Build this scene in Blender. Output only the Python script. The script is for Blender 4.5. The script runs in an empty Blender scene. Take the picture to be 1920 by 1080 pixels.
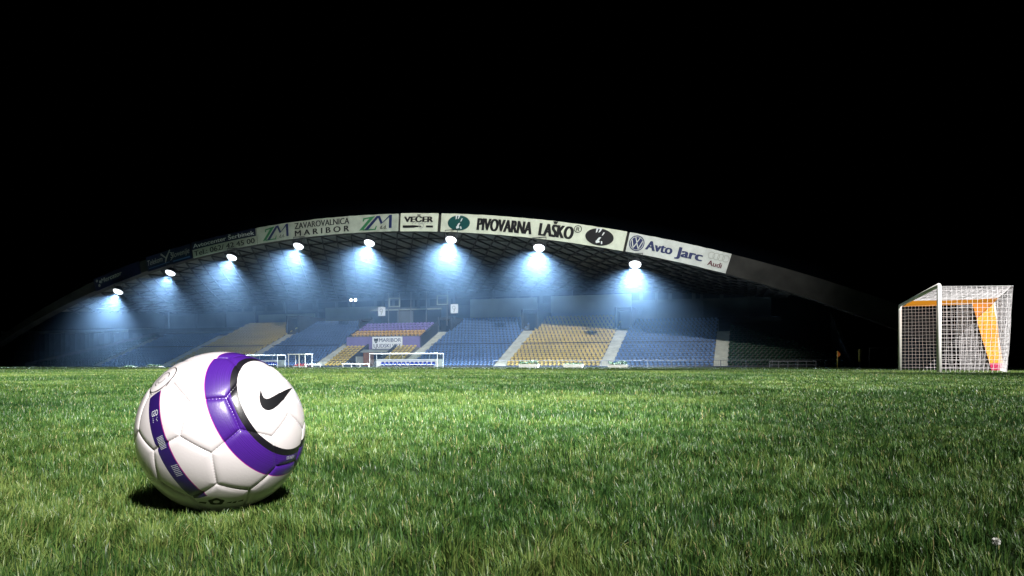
import bpy, bmesh, math, random
import numpy as np
from mathutils import Vector, Matrix
random.seed(7); rng = np.random.default_rng(11)
S = bpy.context.scene
COL = S.collection
R_ = math.radians

# ------------------------------------------------------------------ camera, sky, light, exposure
F_PX, HOR, CAM_H = 1336.0, 685.0, 0.20          # focal in photo pixels, horizon row, lens height (m)
cam = bpy.data.cameras.new('camera'); camo = bpy.data.objects.new('camera', cam); COL.objects.link(camo)
cam.sensor_width = 36.0; cam.lens = 36.0 * F_PX / 1920
cam.shift_y = (HOR - 540) / 1920
cam.clip_start = 0.02; cam.clip_end = 600
camo.location = (0, 0, CAM_H); camo.rotation_euler = (R_(90), 0, 0)
S.camera = camo
S.view_settings.view_transform = 'Standard'; S.view_settings.look = 'None'
S.view_settings.exposure = 0.0; S.view_settings.gamma = 1.0
S.render.engine = 'CYCLES'
S.cycles.use_denoising = True
S.cycles.max_bounces = 5; S.cycles.diffuse_bounces = 3; S.cycles.glossy_bounces = 2
S.cycles.transmission_bounces = 3; S.cycles.transparent_max_bounces = 8; S.cycles.volume_bounces = 0
S.cycles.sample_clamp_indirect = 4.0
w = bpy.data.worlds.new('World'); S.world = w; w.use_nodes = True
wn = w.node_tree.nodes; bg = wn['Background']
sky = wn.new('ShaderNodeTexSky'); sky.sky_type = 'NISHITA'; sky.sun_disc = False
sky.sun_elevation = R_(-12); sky.sun_rotation = R_(150)
w.node_tree.links.new(sky.outputs[0], bg.inputs[0]); bg.inputs[1].default_value = 0.002


def spot(name, loc, target, power, size, blend, radius, color):
    l = bpy.data.lights.new(name, 'SPOT'); l.energy = power; l.spot_size = R_(size); l.spot_blend = blend
    l.shadow_soft_size = radius; l.color = color
    o = bpy.data.objects.new(name, l); COL.objects.link(o); o.location = loc
    v = Vector(target) - Vector(loc); o.rotation_euler = v.to_track_quat('-Z', 'Y').to_euler()
    return o

# floodlights of the opposite stand, behind the camera (two heads on one mast)
MAST = (31.0, -50.0, 56.0)
spot('opposite_floodlight', MAST, (-6.0, 21.0, 0.0), 1800000, 21, 1.0, 0.5, (1.0, 0.97, 0.90))
spot('added_near_spot', (.96, -1.19, 3.17), (-.50, 1.9, 0.0), 1000, 35, 1.0, 0.06, (1.0, 0.97, 0.94))  # added unseen spot beside the camera: lights the ball, falloff mimics lens vignetting
spot('added_near_spot_high', (.96, -1.30, 3.25), (-.70, 4.2, 0.0), 5200, 40, 1.0, 0.06, (1.0, 0.97, 0.92))  # second added spot: brightens turf beyond the ball, leaves the right side dark
spot('opposite_floodlight_goal', MAST, (14.0, 23.0, 1.6), 1300000, 8.5, 1.0, 0.5, (1.0, 0.97, 0.93))

# ------------------------------------------------------------------ stand frame: s along the stand, n away from the pitch
NX, NY = 0.33 / math.hypot(.33, 1), 1 / math.hypot(.33, 1)
DX, DY = NY, -NX


def W(s, n, z): return Vector((n * NX + s * DX, n * NY + s * DY, z))


def SN(px, py, n):
    """stand coordinates (s, z) of a photo direction met at depth n"""
    t = (px - 960) / F_PX
    s = n * (t * NY - NX) / (DX - t * DY); Y = n * NY + s * DY
    return s, CAM_H + (HOR - py) / F_PX * Y


FAR_T = W(-25, 74, 7)
spot('opposite_floodlight_far', MAST, FAR_T, 1000000, 27, 1.0, 0.5, (1.0, 0.98, 0.93))

# ------------------------------------------------------------------ materials
MATS = {}


def mat(name, color, rough=.6, metal=0.0, spec=.4, noise=None, emit=None, coat=0.0, bump=0.0, nscale=8.0):
    m = bpy.data.materials.new(name); m.use_nodes = True; nt = m.node_tree; b = nt.nodes['Principled BSDF']
    b.inputs['Base Color'].default_value = (*color, 1); b.inputs['Roughness'].default_value = rough
    b.inputs['Metallic'].default_value = metal; b.inputs['Specular IOR Level'].default_value = spec
    b.inputs['Coat Weight'].default_value = coat
    if noise:
        tc = nt.nodes.new('ShaderNodeTexCoord')
        n1 = nt.nodes.new('ShaderNodeTexNoise'); n1.inputs['Scale'].default_value = nscale; n1.inputs['Detail'].default_value = 8
        nt.links.new(tc.outputs['Object'], n1.inputs['Vector'])
        r = nt.nodes.new('ShaderNodeValToRGB')
        r.color_ramp.elements[0].position = .32; r.color_ramp.elements[1].position = .68
        r.color_ramp.elements[0].color = (*[c * (1 - noise) for c in color], 1)
        r.color_ramp.elements[1].color = (*[min(1, c * (1 + noise)) for c in color], 1)
        nt.links.new(n1.outputs['Fac'], r.inputs[0]); nt.links.new(r.outputs[0], b.inputs['Base Color'])
        if bump:
            bp = nt.nodes.new('ShaderNodeBump'); bp.inputs['Strength'].default_value = bump
            nt.links.new(n1.outputs['Fac'], bp.inputs['Height']); nt.links.new(bp.outputs[0], b.inputs['Normal'])
    if emit:
        b.inputs['Emission Color'].default_value = (*emit[0], 1); b.inputs['Emission Strength'].default_value = emit[1]
    MATS[name] = m
    return m


mat('concrete', (.13, .13, .12), .85, noise=.3, nscale=.9, bump=.1)
mat('stair_concrete', (.46, .47, .41), .85, noise=.18, nscale=1.3)
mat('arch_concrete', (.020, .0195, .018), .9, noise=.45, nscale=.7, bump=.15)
mat('dark_concrete', (.035, .042, .05), .9, noise=.3, nscale=.8)
mat('pale_wall', (.30, .33, .30), .8, noise=.12, nscale=.6)
mat('rear_wall', (.10, .12, .14), .85, noise=.25, nscale=.5)
mat('ceiling', (.10, .11, .11), .8, noise=.25, nscale=.6)
mat('truss', (.012, .012, .014), .8)
mat('purple_wall', (.17, .145, .32), .7, noise=.1, nscale=1.0)
mat('seat_blue', (.11, .20, .40), .38, noise=.15, nscale=.35)
mat('seat_yellow', (.62, .47, .12), .38, noise=.15, nscale=.35)
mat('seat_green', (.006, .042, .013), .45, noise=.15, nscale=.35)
mat('seat_purple', (.28, .22, .52), .4)
mat('seat_orange', (.68, .40, .09), .4)
mat('seat_navy', (.015, .03, .18), .4)
mat('white_paint', (.80, .80, .78), .35, noise=.05)
mat('white_panel', (.75, .76, .76), .5, noise=.05, nscale=2)
mat('banner_white', (.56, .60, .51), .55, noise=.10, nscale=1.2)
mat('banner_white_cool', (.50, .53, .52), .55, noise=.10, nscale=1.2)
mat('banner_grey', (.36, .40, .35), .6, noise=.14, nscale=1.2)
mat('banner_navy', (.006, .008, .035), .5)
mat('ink_black', (.006, .006, .008), .5)
mat('ink_navy', (.012, .02, .09), .5)
mat('ink_green', (.03, .17, .07), .5)
mat('ink_teal', (.005, .06, .06), .5)
mat('ink_grey', (.36, .38, .36), .5)
mat('ink_red', (.09, .008, .02), .5)
mat('ink_pale', (.62, .66, .70), .5)
mat('ink_blue', (.05, .13, .30), .5)
mat('dark_steel', (.035, .04, .05), .45, metal=.5)
mat('grey_steel', (.16, .17, .19), .65, metal=.1)
mat('dark_glass', (.02, .03, .045), .15, spec=.5)
mat('lamp_face', (1, 1, 1), .4, emit=((.90, .96, 1.0), 1.8))
mat('small_lamp_face', (1, 1, 1), .4, emit=((.95, .97, 1.0), 8.0))
mat('brown_door', (.20, .085, .035), .6, noise=.3, nscale=1.5)
mat('planter_stone', (.55, .55, .52), .8, noise=.12, nscale=2)
mat('foliage', (.04, .085, .04), .7, noise=.5, nscale=6)
mat('orange_cloth', (.80, .30, .02), .6, noise=.06)
mat('pink_cloth', (.50, .035, .11), .6)
mat('flag_orange', (.80, .22, .04), .6)
mat('yellow_paint', (.60, .48, .10), .5)
mat('net_cord', (.62, .60, .62), .6)
mat('red_panel', (.62, .10, .12), .6)
mat('track', (.07, .065, .06), .9, noise=.3, nscale=.5)

for nm_, c_ in (('orange_sheet', (.85, .33, .02)), ('hem_cloth', (.85, .83, .85))):
    m_ = mat(nm_, c_, .6); n_t = m_.node_tree; b_s = n_t.nodes['Principled BSDF']; ad = n_t.nodes.new('ShaderNodeMixShader'); ad.inputs[0].default_value = .55
    tl = n_t.nodes.new('ShaderNodeBsdfTranslucent'); tl.inputs[0].default_value = (*c_, 1)
    n_t.links.new(b_s.outputs[0], ad.inputs[1]); n_t.links.new(tl.outputs[0], ad.inputs[2])
    a2 = n_t.nodes.new('ShaderNodeMixShader'); a2.inputs[0].default_value = .42; tp = n_t.nodes.new('ShaderNodeBsdfTransparent')
    n_t.links.new(ad.outputs[0], a2.inputs[1]); n_t.links.new(tp.outputs[0], a2.inputs[2]); n_t.links.new(a2.outputs[0], n_t.nodes['Material Output'].inputs[0])
g = bpy.data.materials.new('clear_panel'); g.use_nodes = True
gn = g.node_tree.nodes; gl = g.node_tree.links
mx = gn.new('ShaderNodeMixShader'); tr = gn.new('ShaderNodeBsdfTransparent'); gs = gn.new('ShaderNodeBsdfGlossy')
gs.inputs['Roughness'].default_value = .12; tr.inputs[0].default_value = (.86, .9, .9, 1); mx.inputs[0].default_value = .1
gl.new(tr.outputs[0], mx.inputs[1]); gl.new(gs.outputs[0], mx.inputs[2]); gl.new(mx.outputs[0], gn['Material Output'].inputs[0])
MATS['clear_panel'] = g


# ------------------------------------------------------------------ mesh builder
class MB:
    def __init__(self): self.v = []; self.f = []; self.m = []; self.mats = []

    def mi(self, name):
        if name not in self.mats: self.mats.append(name)
        return self.mats.index(name)

    def add(self, vs, fs, name):
        b = len(self.v); k = self.mi(name); self.v += [tuple(p) for p in vs]
        for q in fs: self.f.append([i + b for i in q]); self.m.append(k)
        return self

    def hexa(self, p, name):
        return self.add(p, [(0, 3, 2, 1), (4, 5, 6, 7), (0, 1, 5, 4), (1, 2, 6, 5), (2, 3, 7, 6), (3, 0, 4, 7)], name)

    def boxS(self, s0, s1, n0, n1, z0, z1, name):
        return self.hexa([W(s0, n0, z0), W(s1, n0, z0), W(s1, n1, z0), W(s0, n1, z0),
                          W(s0, n0, z1), W(s1, n0, z1), W(s1, n1, z1), W(s0, n1, z1)], name)

    def box(self, x0, x1, y0, y1, z0, z1, name):
        return self.hexa([(x0, y0, z0), (x1, y0, z0), (x1, y1, z0), (x0, y1, z0),
                          (x0, y0, z1), (x1, y0, z1), (x1, y1, z1), (x0, y1, z1)], name)

    def tube(self, pts, r, name, k=8, caps=True):
        pts = [Vector(p) for p in pts]; vs = []; n = len(pts)
        rr = r if isinstance(r, (list, tuple)) else [r] * n
        prev = None
        for i, p in enumerate(pts):
            t = (pts[min(i + 1, n - 1)] - pts[max(i - 1, 0)]).normalized()
            if prev is None:
                a = t.cross(Vector((0, 0, 1)));
                if a.length < .01: a = t.cross(Vector((1, 0, 0)))
            else: a = prev - t * prev.dot(t)
            a.normalize(); prev = a; b = t.cross(a)
            for j in range(k):
                th = 2 * math.pi * j / k; vs.append(p + (a * math.cos(th) + b * math.sin(th)) * rr[i])
        fs = []
        for i in range(n - 1):
            for j in range(k):
                j2 = (j + 1) % k; fs.append((i * k + j, i * k + j2, (i + 1) * k + j2, (i + 1) * k + j))
        if caps: fs.append(tuple(range(k))[::-1]); fs.append(tuple((n - 1) * k + j for j in range(k)))
        return self.add(vs, fs, name)

    def poly(self, pts, fn, name, off=0.0):
        """flat polygon(s) in (u,v), mapped by fn(u,v,off)"""
        return self.add([fn(u, v, off) for u, v in pts], [tuple(range(len(pts)))], name)

    def build(self, name, parent=None, smooth=False, origin=None):
        me = bpy.data.meshes.new(name)
        o0 = Vector(origin) if origin is not None else (Vector(parent['_o']) if parent is not None and '_o' in parent else Vector((0, 0, 0)))
        me.from_pydata([(p[0] - o0.x, p[1] - o0.y, p[2] - o0.z) for p in self.v], [], self.f)
        for m in self.mats: me.materials.append(MATS[m])
        me.polygons.foreach_set('material_index', self.m)
        if smooth: me.polygons.foreach_set('use_smooth', [True] * len(self.f))
        me.update(); o = bpy.data.objects.new(name, me); COL.objects.link(o)
        if parent is not None: o.parent = parent
        else: o.location = o0
        return o


TMP = []


def thing(name, label, cat, loc, group=None):
    o = bpy.data.objects.new(name, None); COL.objects.link(o); o.location = loc; o['_o'] = tuple(loc)
    o.empty_display_size = .2; TMP.append(o)
    return tag(o, label, cat, group)


def tag(o, label=None, cat=None, group=None, kind=None):
    if label: o['label'] = label
    if cat: o['category'] = cat
    if group: o['group'] = group
    if kind: o['kind'] = kind
    return o


def copy_tree(o, loc, label=None):
    c = o.copy(); COL.objects.link(c); c.location = loc
    if label: c['label'] = label
    for ch in list(o.children):
        d = ch.copy(); COL.objects.link(d); d.parent = c
        for g2 in list(ch.children):
            e = g2.copy(); COL.objects.link(e); e.parent = d
    return c


# ------------------------------------------------------------------ lettering
def text_geo(body, bold=0.0, shear=0.0, space=1.0):
    cu = bpy.data.curves.new('lettering', 'FONT'); cu.body = body; cu.offset = bold; cu.shear = shear
    cu.space_character = space; cu.resolution_u = 4; cu.fill_mode = 'FRONT'
    ob = bpy.data.objects.new('lettering', cu); COL.objects.link(ob)
    dg = bpy.context.evaluated_depsgraph_get(); dg.update()
    me = bpy.data.meshes.new_from_object(ob.evaluated_get(dg))
    vs = np.array([v.co[:2] for v in me.vertices]); fs = [tuple(p.vertices) for p in me.polygons]
    bpy.data.objects.remove(ob); bpy.data.curves.remove(cu); bpy.data.meshes.remove(me)
    return vs, fs


CAP = text_geo('H')[0]; CAP_H = CAP[:, 1].max() - CAP[:, 1].min()


def put_text(mb, body, u0, u1, v0, v1, fn, name, bold=0.0, shear=0.0, space=1.0, off=.02):
    """baseline at v0, capital height v1-v0, drawn to fill u0..u1"""
    vs, fs = text_geo(body, 0.0, shear, space)
    x0, x1 = vs[:, 0].min(), vs[:, 0].max(); bw = bold * 1.3 * (u1 - u0) / (x1 - x0); n = 1 if bold < .004 else 3
    V = v0 + vs[:, 1] / CAP_H * (v1 - v0)
    for k in range(n):
        sh = 0 if n == 1 else (k - 1) * bw
        U = u0 + bw + (vs[:, 0] - x0) / (x1 - x0) * (u1 - u0 - 2 * bw) + sh
        mb.add([fn(a, b, off + .003 * k) for a, b in zip(U, V)], fs, name)


def ell(cu, cv, ru, rv, n=28, a0=0, a1=2 * math.pi):
    return [(cu + ru * math.cos(a0 + (a1 - a0) * i / n), cv + rv * math.sin(a0 + (a1 - a0) * i / n)) for i in range(n)]


def ring(mb, cu, cv, ru, rv, th, fn, name, off=.02, n=28, a0=0, a1=2 * math.pi):
    vs = []; fs = []
    for i in range(n + 1):
        a = a0 + (a1 - a0) * i / n; c, s = math.cos(a), math.sin(a)
        vs += [fn(cu + ru * c, cv + rv * s, off), fn(cu + (ru - th) * c, cv + (rv - th) * s, off)]
    for i in range(n): fs.append((2 * i, 2 * i + 1, 2 * i + 3, 2 * i + 2))
    mb.add(vs, fs, name)


# ------------------------------------------------------------------ ground and grass
def noise2(x, y, sc, seed):
    r = np.random.default_rng(seed); N = 64; g_ = r.random((N, N))
    fx, fy = x / sc, y / sc; ix, iy = np.floor(fx).astype(int), np.floor(fy).astype(int)
    tx, ty = fx - ix, fy - iy; tx = tx * tx * (3 - 2 * tx); ty = ty * ty * (3 - 2 * ty)
    a = g_[ix % N, iy % N]; b = g_[(ix + 1) % N, iy % N]; c = g_[ix % N, (iy + 1) % N]; d = g_[(ix + 1) % N, (iy + 1) % N]
    return (a * (1 - tx) + b * tx) * (1 - ty) + (c * (1 - tx) + d * tx) * ty


gm = bpy.data.materials.new('turf_soil'); gm.use_nodes = True
nt = gm.node_tree; b = nt.nodes['Principled BSDF']; b.inputs['Roughness'].default_value = .9
geo = nt.nodes.new('ShaderNodeNewGeometry'); n1 = nt.nodes.new('ShaderNodeTexNoise'); n1.inputs['Scale'].default_value = 3.0
n1.inputs['Detail'].default_value = 10; nt.links.new(geo.outputs['Position'], n1.inputs['Vector'])
cr = nt.nodes.new('ShaderNodeValToRGB'); cr.color_ramp.elements[0].color = (.010, .026, .005, 1); cr.color_ramp.elements[1].color = (.035, .065, .014, 1)
nt.links.new(n1.outputs['Fac'], cr.inputs[0]); nt.links.new(cr.outputs[0], b.inputs['Base Color'])
MATS['turf_soil'] = gm
mb = MB(); mb.add([(-148, -13, -.06), (88, -13, -.06), (88, 168, -.06), (-148, 168, -.06)], [(0, 1, 2, 3)], 'track')
tag(mb.build('ground'), 'dark surfaced ground round the pitch and under the stand', 'ground', kind='structure')
EDGE = 64.0
mb = MB(); mb.add([W(-125, -12, 0), W(13, -12, 0), W(40, 8, 0), W(40, EDGE, 0), W(-125, EDGE, 0)], [(0, 1, 2, 3, 4)], 'turf_soil')
tag(mb.build('pitch'), 'level football pitch of mown turf running up to the stand', 'pitch', kind='structure')

BALL = np.array([-0.4014, 0.9906, 0.1085]); BR = 0.11


def grass():
    zones = [(.30, 1.3, 150000, .0014, .0180, 3), (1.3, 2.4, 68000, .0019, .020, 3), (2.4, 4.5, 21000, .0028, .022, 2),
             (4.5, 9, 5200, .0050, .027, 2), (9, 18, 1400, .010, .028, 1), (18, 36, 300, .020, .029, 1), (36, 110, 42, .05, .03, 1)]
    V = []; T = []; Q = []; LS = []; TONE = []; base_v = 0
    tri_idx = []; quad_idx = []
    for y0, y1, rho, wid, hgt, kind in zones:
        hw1 = .82 * y1 + .9
        N = int(rho * 2 * hw1 * (y1 - y0)); x = rng.uniform(-hw1, hw1, N); y = rng.uniform(y0, y1, N)
        keep = np.abs(x) < .82 * y + .9
        nn = x * NX + y * NY; ss = x * DX + y * DY
        keep &= (nn < EDGE - .05) & (ss < 30) & (ss > -122)
        cl = noise2(x + 300, y + 300, .07 if y1 < 5 else .4, 3); cl2 = noise2(x + 300, y + 300, .022 if y1 < 5 else .15, 5)
        keep &= (rng.random(N) < .22 + 1.0 * cl * (.4 + cl2))
        keep &= (np.hypot(x - BALL[0], y - BALL[1]) > .05)
        x, y, cl, cl2 = x[keep], y[keep], cl[keep], cl2[keep]; N = len(x)
        yaw = rng.uniform(0, 2 * np.pi, N); la = noise2(x + 300, y + 300, .05 if y1 < 5 else .3, 31) * 14 + rng.normal(0, .8, N); yaw = la + np.pi / 2 + rng.normal(0, .6, N)
        h = hgt * rng.uniform(.55, 1.25, N) * (.75 + .5 * noise2(x + 300, y + 300, .15, 9))
        big = rng.random(N) < .02; h = np.where(big, h * 1.3, h)
        h = h * (1 - .38 * np.exp(-((np.hypot(x - BALL[0], y - BALL[1]) / .14) ** 4)))
        lean = h * np.abs(rng.normal(.35, .35, N)); lean = np.minimum(lean, h * 1.4)
        wd = wid * rng.uniform(.6, 1.3, N) * .5
        patch = noise2(x + 300, y + 300, 1.7, 21) * .5 + noise2(x + 300, y + 300, .35, 22) * .3 + noise2(x + 300, y + 300, 7., 23) * .35
        tone = np.clip(rng.normal(.0, .26, N) + (patch - .55) * 1.25 + .47 + (cl2 - .5) * .25 + (noise2(x + 300, y + 300, .09, 41) - .5) * .35, 0, 1)
        dry = rng.random(N) < .018; tone = np.where(dry, 1.6, tone)
        lev = {3: [0, .4, .75], 2: [0, .55], 1: [0]}[kind]
        per = 2 * len(lev) + 1
        P = np.zeros((N, per, 3))
        sx, sy = np.cos(yaw), np.sin(yaw); lx, ly = np.cos(la), np.sin(la)
        for k, t in enumerate(lev + [1.0]):
            cx = x + lx * lean * t * t; cy = y + ly * lean * t * t; cz = h * (t - .25 * t * t * np.minimum(1, lean / h))
            ww = wd * (1 - t) ** .55
            if t < 1:
                P[:, 2 * k, 0] = cx - sx * ww; P[:, 2 * k, 1] = cy - sy * ww; P[:, 2 * k, 2] = cz
                P[:, 2 * k + 1, 0] = cx + sx * ww; P[:, 2 * k + 1, 1] = cy + sy * ww; P[:, 2 * k + 1, 2] = cz
            else:
                P[:, -1, 0] = cx; P[:, -1, 1] = cy; P[:, -1, 2] = cz
        P[:, :2, 2] -= .003
        b0 = base_v + np.arange(N) * per
        for k in range(len(lev) - 1):
            a = b0 + 2 * k
            tri_idx.append(np.stack([a, a + 1, a + 3], 1)); tri_idx.append(np.stack([a, a + 3, a + 2], 1))
        a = b0 + 2 * (len(lev) - 1); tri_idx.append(np.stack([a, a + 1, a + 2], 1))
        V.append(P.reshape(-1, 3)); TONE.append(np.repeat(tone, per)); base_v += N * per
    V = np.concatenate(V).astype(np.float32); TONE = np.concatenate(TONE).astype(np.float32); I = np.concatenate(tri_idx).astype(np.int32)
    me = bpy.data.meshes.new('grass'); me.vertices.add(len(V)); me.vertices.foreach_set('co', V.ravel())
    me.loops.add(I.size); me.loops.foreach_set('vertex_index', I.ravel())
    me.polygons.add(len(I)); me.polygons.foreach_set('loop_start', np.arange(0, I.size, 3, dtype=np.int32))
    at = me.attributes.new('tone', 'FLOAT', 'POINT'); at.data.foreach_set('value', TONE)
    me.update(calc_edges=True)
    m = bpy.data.materials.new('grass_blade'); m.use_nodes = True; nt = m.node_tree; b = nt.nodes['Principled BSDF']
    a = nt.nodes.new('ShaderNodeAttribute'); a.attribute_name = 'tone'
    cr = nt.nodes.new('ShaderNodeValToRGB'); e = cr.color_ramp.elements
    mr = nt.nodes.new('ShaderNodeMath'); mr.operation = 'MULTIPLY'; mr.inputs[1].default_value = .6
    nt.links.new(a.outputs['Fac'], mr.inputs[0])
    e[0].position = 0; e[0].color = (.010, .038, .008, 1); e[1].position = .6; e[1].color = (.155, .210, .052, 1)
    k = e.new(.3); k.color = (.044, .108, .021, 1); k = e.new(.95); k.color = (.30, .27, .12, 1)
    nt.links.new(mr.outputs[0], cr.inputs[0]); nt.links.new(cr.outputs[0], b.inputs['Base Color'])
    b.inputs['Roughness'].default_value = .42; b.inputs['Specular IOR Level'].default_value = .38
    me.materials.append(m)
    o = bpy.data.objects.new('grass', me); COL.objects.link(o)
    tag(o, 'short mown green grass blades covering the whole pitch', 'grass', kind='stuff')
    print('grass blades verts', len(V), 'tris', len(I))


grass()

# ------------------------------------------------------------------ the ball
PENT_ROT = np.array([[0.96681538, -0.00217583, 0.25546682], [0.23628676, -0.37261025, -0.8974019], [0.09714215, 0.92798538, -0.3597312]])
AX = np.array([0.8675, -0.2480, 0.4320]); AX /= np.linalg.norm(AX)
GX = np.array([0.898, -0.198, 0.393]); GX /= np.linalg.norm(GX)


def ball_hit(zx, zy):
    """unit direction on the ball under a point of the ball's close-up"""
    px, py = zx / 3.178 + 220, zy / 3.178 + 640
    d = np.array([(px - 960) / F_PX, 1, (HOR - py) / F_PX]); d /= np.linalg.norm(d)
    oc = np.array([0, 0, CAM_H]) - BALL; bb = oc @ d; c = oc @ oc - BR * BR
    t = -bb - math.sqrt(max(0, bb * bb - c)); p = (oc + d * t); return p / np.linalg.norm(p)


def make_ball():
    ph = (1 + 5 ** .5) / 2; ico = []
    for s1 in (1, -1):
        for s2 in (1, -1): ico += [(0, s1, s2 * ph), (s1, s2 * ph, 0), (s2 * ph, 0, s1)]
    ico = np.array(ico, float); TV = []
    for i in range(12):
        for j in range(12):
            if i != j and abs(np.linalg.norm(ico[i] - ico[j]) - 2) < 1e-6: TV.append((ico[i] * 2 + ico[j]) / 3)
    TV = np.array(TV); TV /= np.linalg.norm(TV[0]); TV = TV @ PENT_ROT.T
    dots = TV @ TV.T; edges = [(i, j) for i in range(60) for j in range(i + 1, 60) if dots[i, j] > .9]
    bm = bmesh.new(); bmesh.ops.create_icosphere(bm, subdivisions=8, radius=1.0)
    me = bpy.data.meshes.new('football'); bm.to_mesh(me); bm.free()
    n = len(me.vertices); P = np.zeros(n * 3, np.float32); me.vertices.foreach_get('co', P); P = P.reshape(-1, 3).astype(float)
    P /= np.linalg.norm(P, axis=1)[:, None]
    dist = np.full(n, 9.0); par = np.zeros(n)
    for i, j in edges:
        a, b_ = TV[i], TV[j]; nn = np.cross(a, b_); nn /= np.linalg.norm(nn); L = math.acos(a @ b_)
        q = P - (P @ nn)[:, None] * nn; q /= np.linalg.norm(q, axis=1)[:, None]
        t1 = np.cross(nn, a); ang = np.arctan2(q @ t1, q @ a)
        d = np.where((ang >= 0) & (ang <= L), np.abs(np.arcsin(np.clip(P @ nn, -1, 1))),
                     np.minimum(np.arccos(np.clip(P @ a, -1, 1)), np.arccos(np.clip(P @ b_, -1, 1))))
        c = d < dist; dist[c] = d[c]; par[c] = ang[c]
    dm = dist * BR
    stitch = .5 + .5 * np.cos(par * BR / .0042 * 2 * np.pi)
    h = -.0016 * np.exp(-(dm / .0012) ** 2) * (1 - .2 * stitch) - .0011 * np.exp(-(dm / .0042) ** 2) - .0005 * np.exp(-dm / .012)
    P *= (BR + h + .0004)[:, None]
    me.vertices.foreach_set('co', P.astype(np.float32).ravel()); me.polygons.foreach_set('use_smooth', np.ones(len(me.polygons), bool))
    me.update()
    m = bpy.data.materials.new('ball_leather'); m.use_nodes = True; nt = m.node_tree; L = nt.links; N = nt.nodes; b = N['Principled BSDF']
    tc = N.new('ShaderNodeTexCoord'); nv = N.new('ShaderNodeVectorMath'); nv.operation = 'NORMALIZE'; L.new(tc.outputs['Object'], nv.inputs[0])

    def dot(vec):
        d = N.new('ShaderNodeVectorMath'); d.operation = 'DOT_PRODUCT'; d.inputs[1].default_value = tuple(vec); L.new(nv.outputs[0], d.inputs[0]); return d.outputs['Value']

    def mth(op, a, b_=None):
        k = N.new('ShaderNodeMath'); k.operation = op
        for i, v in enumerate((a, b_)):
            if v is None: continue
            if isinstance(v, (int, float)): k.inputs[i].default_value = v
            else: L.new(v, k.inputs[i])
        return k.outputs[0]

    def band(c, lo, hi): return mth('MULTIPLY', mth('GREATER_THAN', c, math.cos(R_(hi))), mth('LESS_THAN', c, math.cos(R_(lo))))

    ca = dot(AX); cg = dot(GX)
    purple = band(ca, 41.2, 56.6); black = band(ca, 36.6, 41.2); magenta = mth('ADD', band(ca, 56.6, 57.1), 0.0)
    ends = [ball_hit(228, 313), ball_hit(500, 930)]
    pr = [e - GX * (e @ GX) for e in ends]; pr = [p / np.linalg.norm(p) for p in pr]
    mid = pr[0] + pr[1]; mid /= np.linalg.norm(mid); lim = float(mid @ pr[0])
    sector = mth('GREATER_THAN', dot(mid), lim * .99)
    strip = mth('MULTIPLY', band(cg, 92.2, 102.0), sector)
    trim = mth('MULTIPLY', band(cg, 91.6, 92.2), sector)
    # streaks in the purple run round the ring
    ns = N.new('ShaderNodeTexNoise'); ns.noise_dimensions = '1D'; L.new(mth('MULTIPLY', ca, 55.0), ns.inputs['W']); ns.inputs['Detail'].default_value = 5
    pc = N.new('ShaderNodeValToRGB'); pc.color_ramp.elements[0].position = .38; pc.color_ramp.elements[1].position = .62
    pc.color_ramp.elements[0].color = (.030, .004, .15, 1); pc.color_ramp.elements[1].color = (.090, .020, .32, 1)
    L.new(ns.outputs['Fac'], pc.inputs[0])
    n2 = N.new('ShaderNodeTexNoise'); n2.inputs['Scale'].default_value = 18; L.new(tc.outputs['Object'], n2.inputs['Vector']); n2.inputs['Detail'].default_value = 6
    wc = N.new('ShaderNodeValToRGB'); wc.color_ramp.elements[0].color = (.70, .66, .675, 1); wc.color_ramp.elements[1].color = (.83, .77, .80, 1)
    L.new(n2.outputs['Fac'], wc.inputs[0])
    cur = wc.outputs[0]

    def over(fac, col):
        nonlocal cur
        k = N.new('ShaderNodeMix'); k.data_type = 'RGBA'; L.new(fac, k.inputs[0]); L.new(cur, k.inputs[6])
        if isinstance(col, tuple): k.inputs[7].default_value = col
        else: L.new(col, k.inputs[7])
        cur = k.outputs[2]

    over(purple, pc.outputs[0]); over(black, (.008, .007, .012, 1)); over(magenta, (.45, .02, .35, 1))
    over(strip, (.022, .008, .11, 1)); over(trim, (.40, .02, .25, 1))
    L.new(cur, b.inputs['Base Color'])
    b.inputs['Roughness'].default_value = .36; b.inputs['Coat Weight'].default_value = .9; b.inputs['Coat Roughness'].default_value = .16
    n3 = N.new('ShaderNodeTexNoise'); n3.inputs['Scale'].default_value = 420; n3.inputs['Detail'].default_value = 3; L.new(tc.outputs['Object'], n3.inputs['Vector'])
    bp = N.new('ShaderNodeBump'); bp.inputs['Strength'].default_value = .06; bp.inputs['Distance'].default_value = .002
    L.new(n3.outputs['Fac'], bp.inputs['Height']); L.new(bp.outputs[0], b.inputs['Normal'])
    me.materials.append(m)
    o = bpy.data.objects.new('football', me); COL.objects.link(o); o.location = BALL
    tag(o, 'white football with purple ring and purple strip resting on the grass', 'ball')

    def on_ball(bm, name, mname, lift=.0004, cuts=3):
        bmesh.ops.triangulate(bm, faces=bm.faces[:])
        if cuts: bmesh.ops.subdivide_edges(bm, edges=bm.edges[:], cuts=cuts, use_grid_fill=True)
        for v in bm.verts:
            u = v.co.normalized()
            v.co = u * (BR + lift)
        mm = bpy.data.meshes.new(name); bm.to_mesh(mm); bm.free(); mm.materials.append(MATS[mname])
        p = bpy.data.objects.new(name, mm); COL.objects.link(p); p.parent = o; return p

    def resample(pts, n):
        pts = np.array(pts, float); d = np.concatenate([[0], np.cumsum(np.hypot(*np.diff(pts, axis=0).T))]); q = np.linspace(0, d[-1], n)
        return np.stack([np.interp(q, d, pts[:, 0]), np.interp(q, d, pts[:, 1])], 1)

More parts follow.
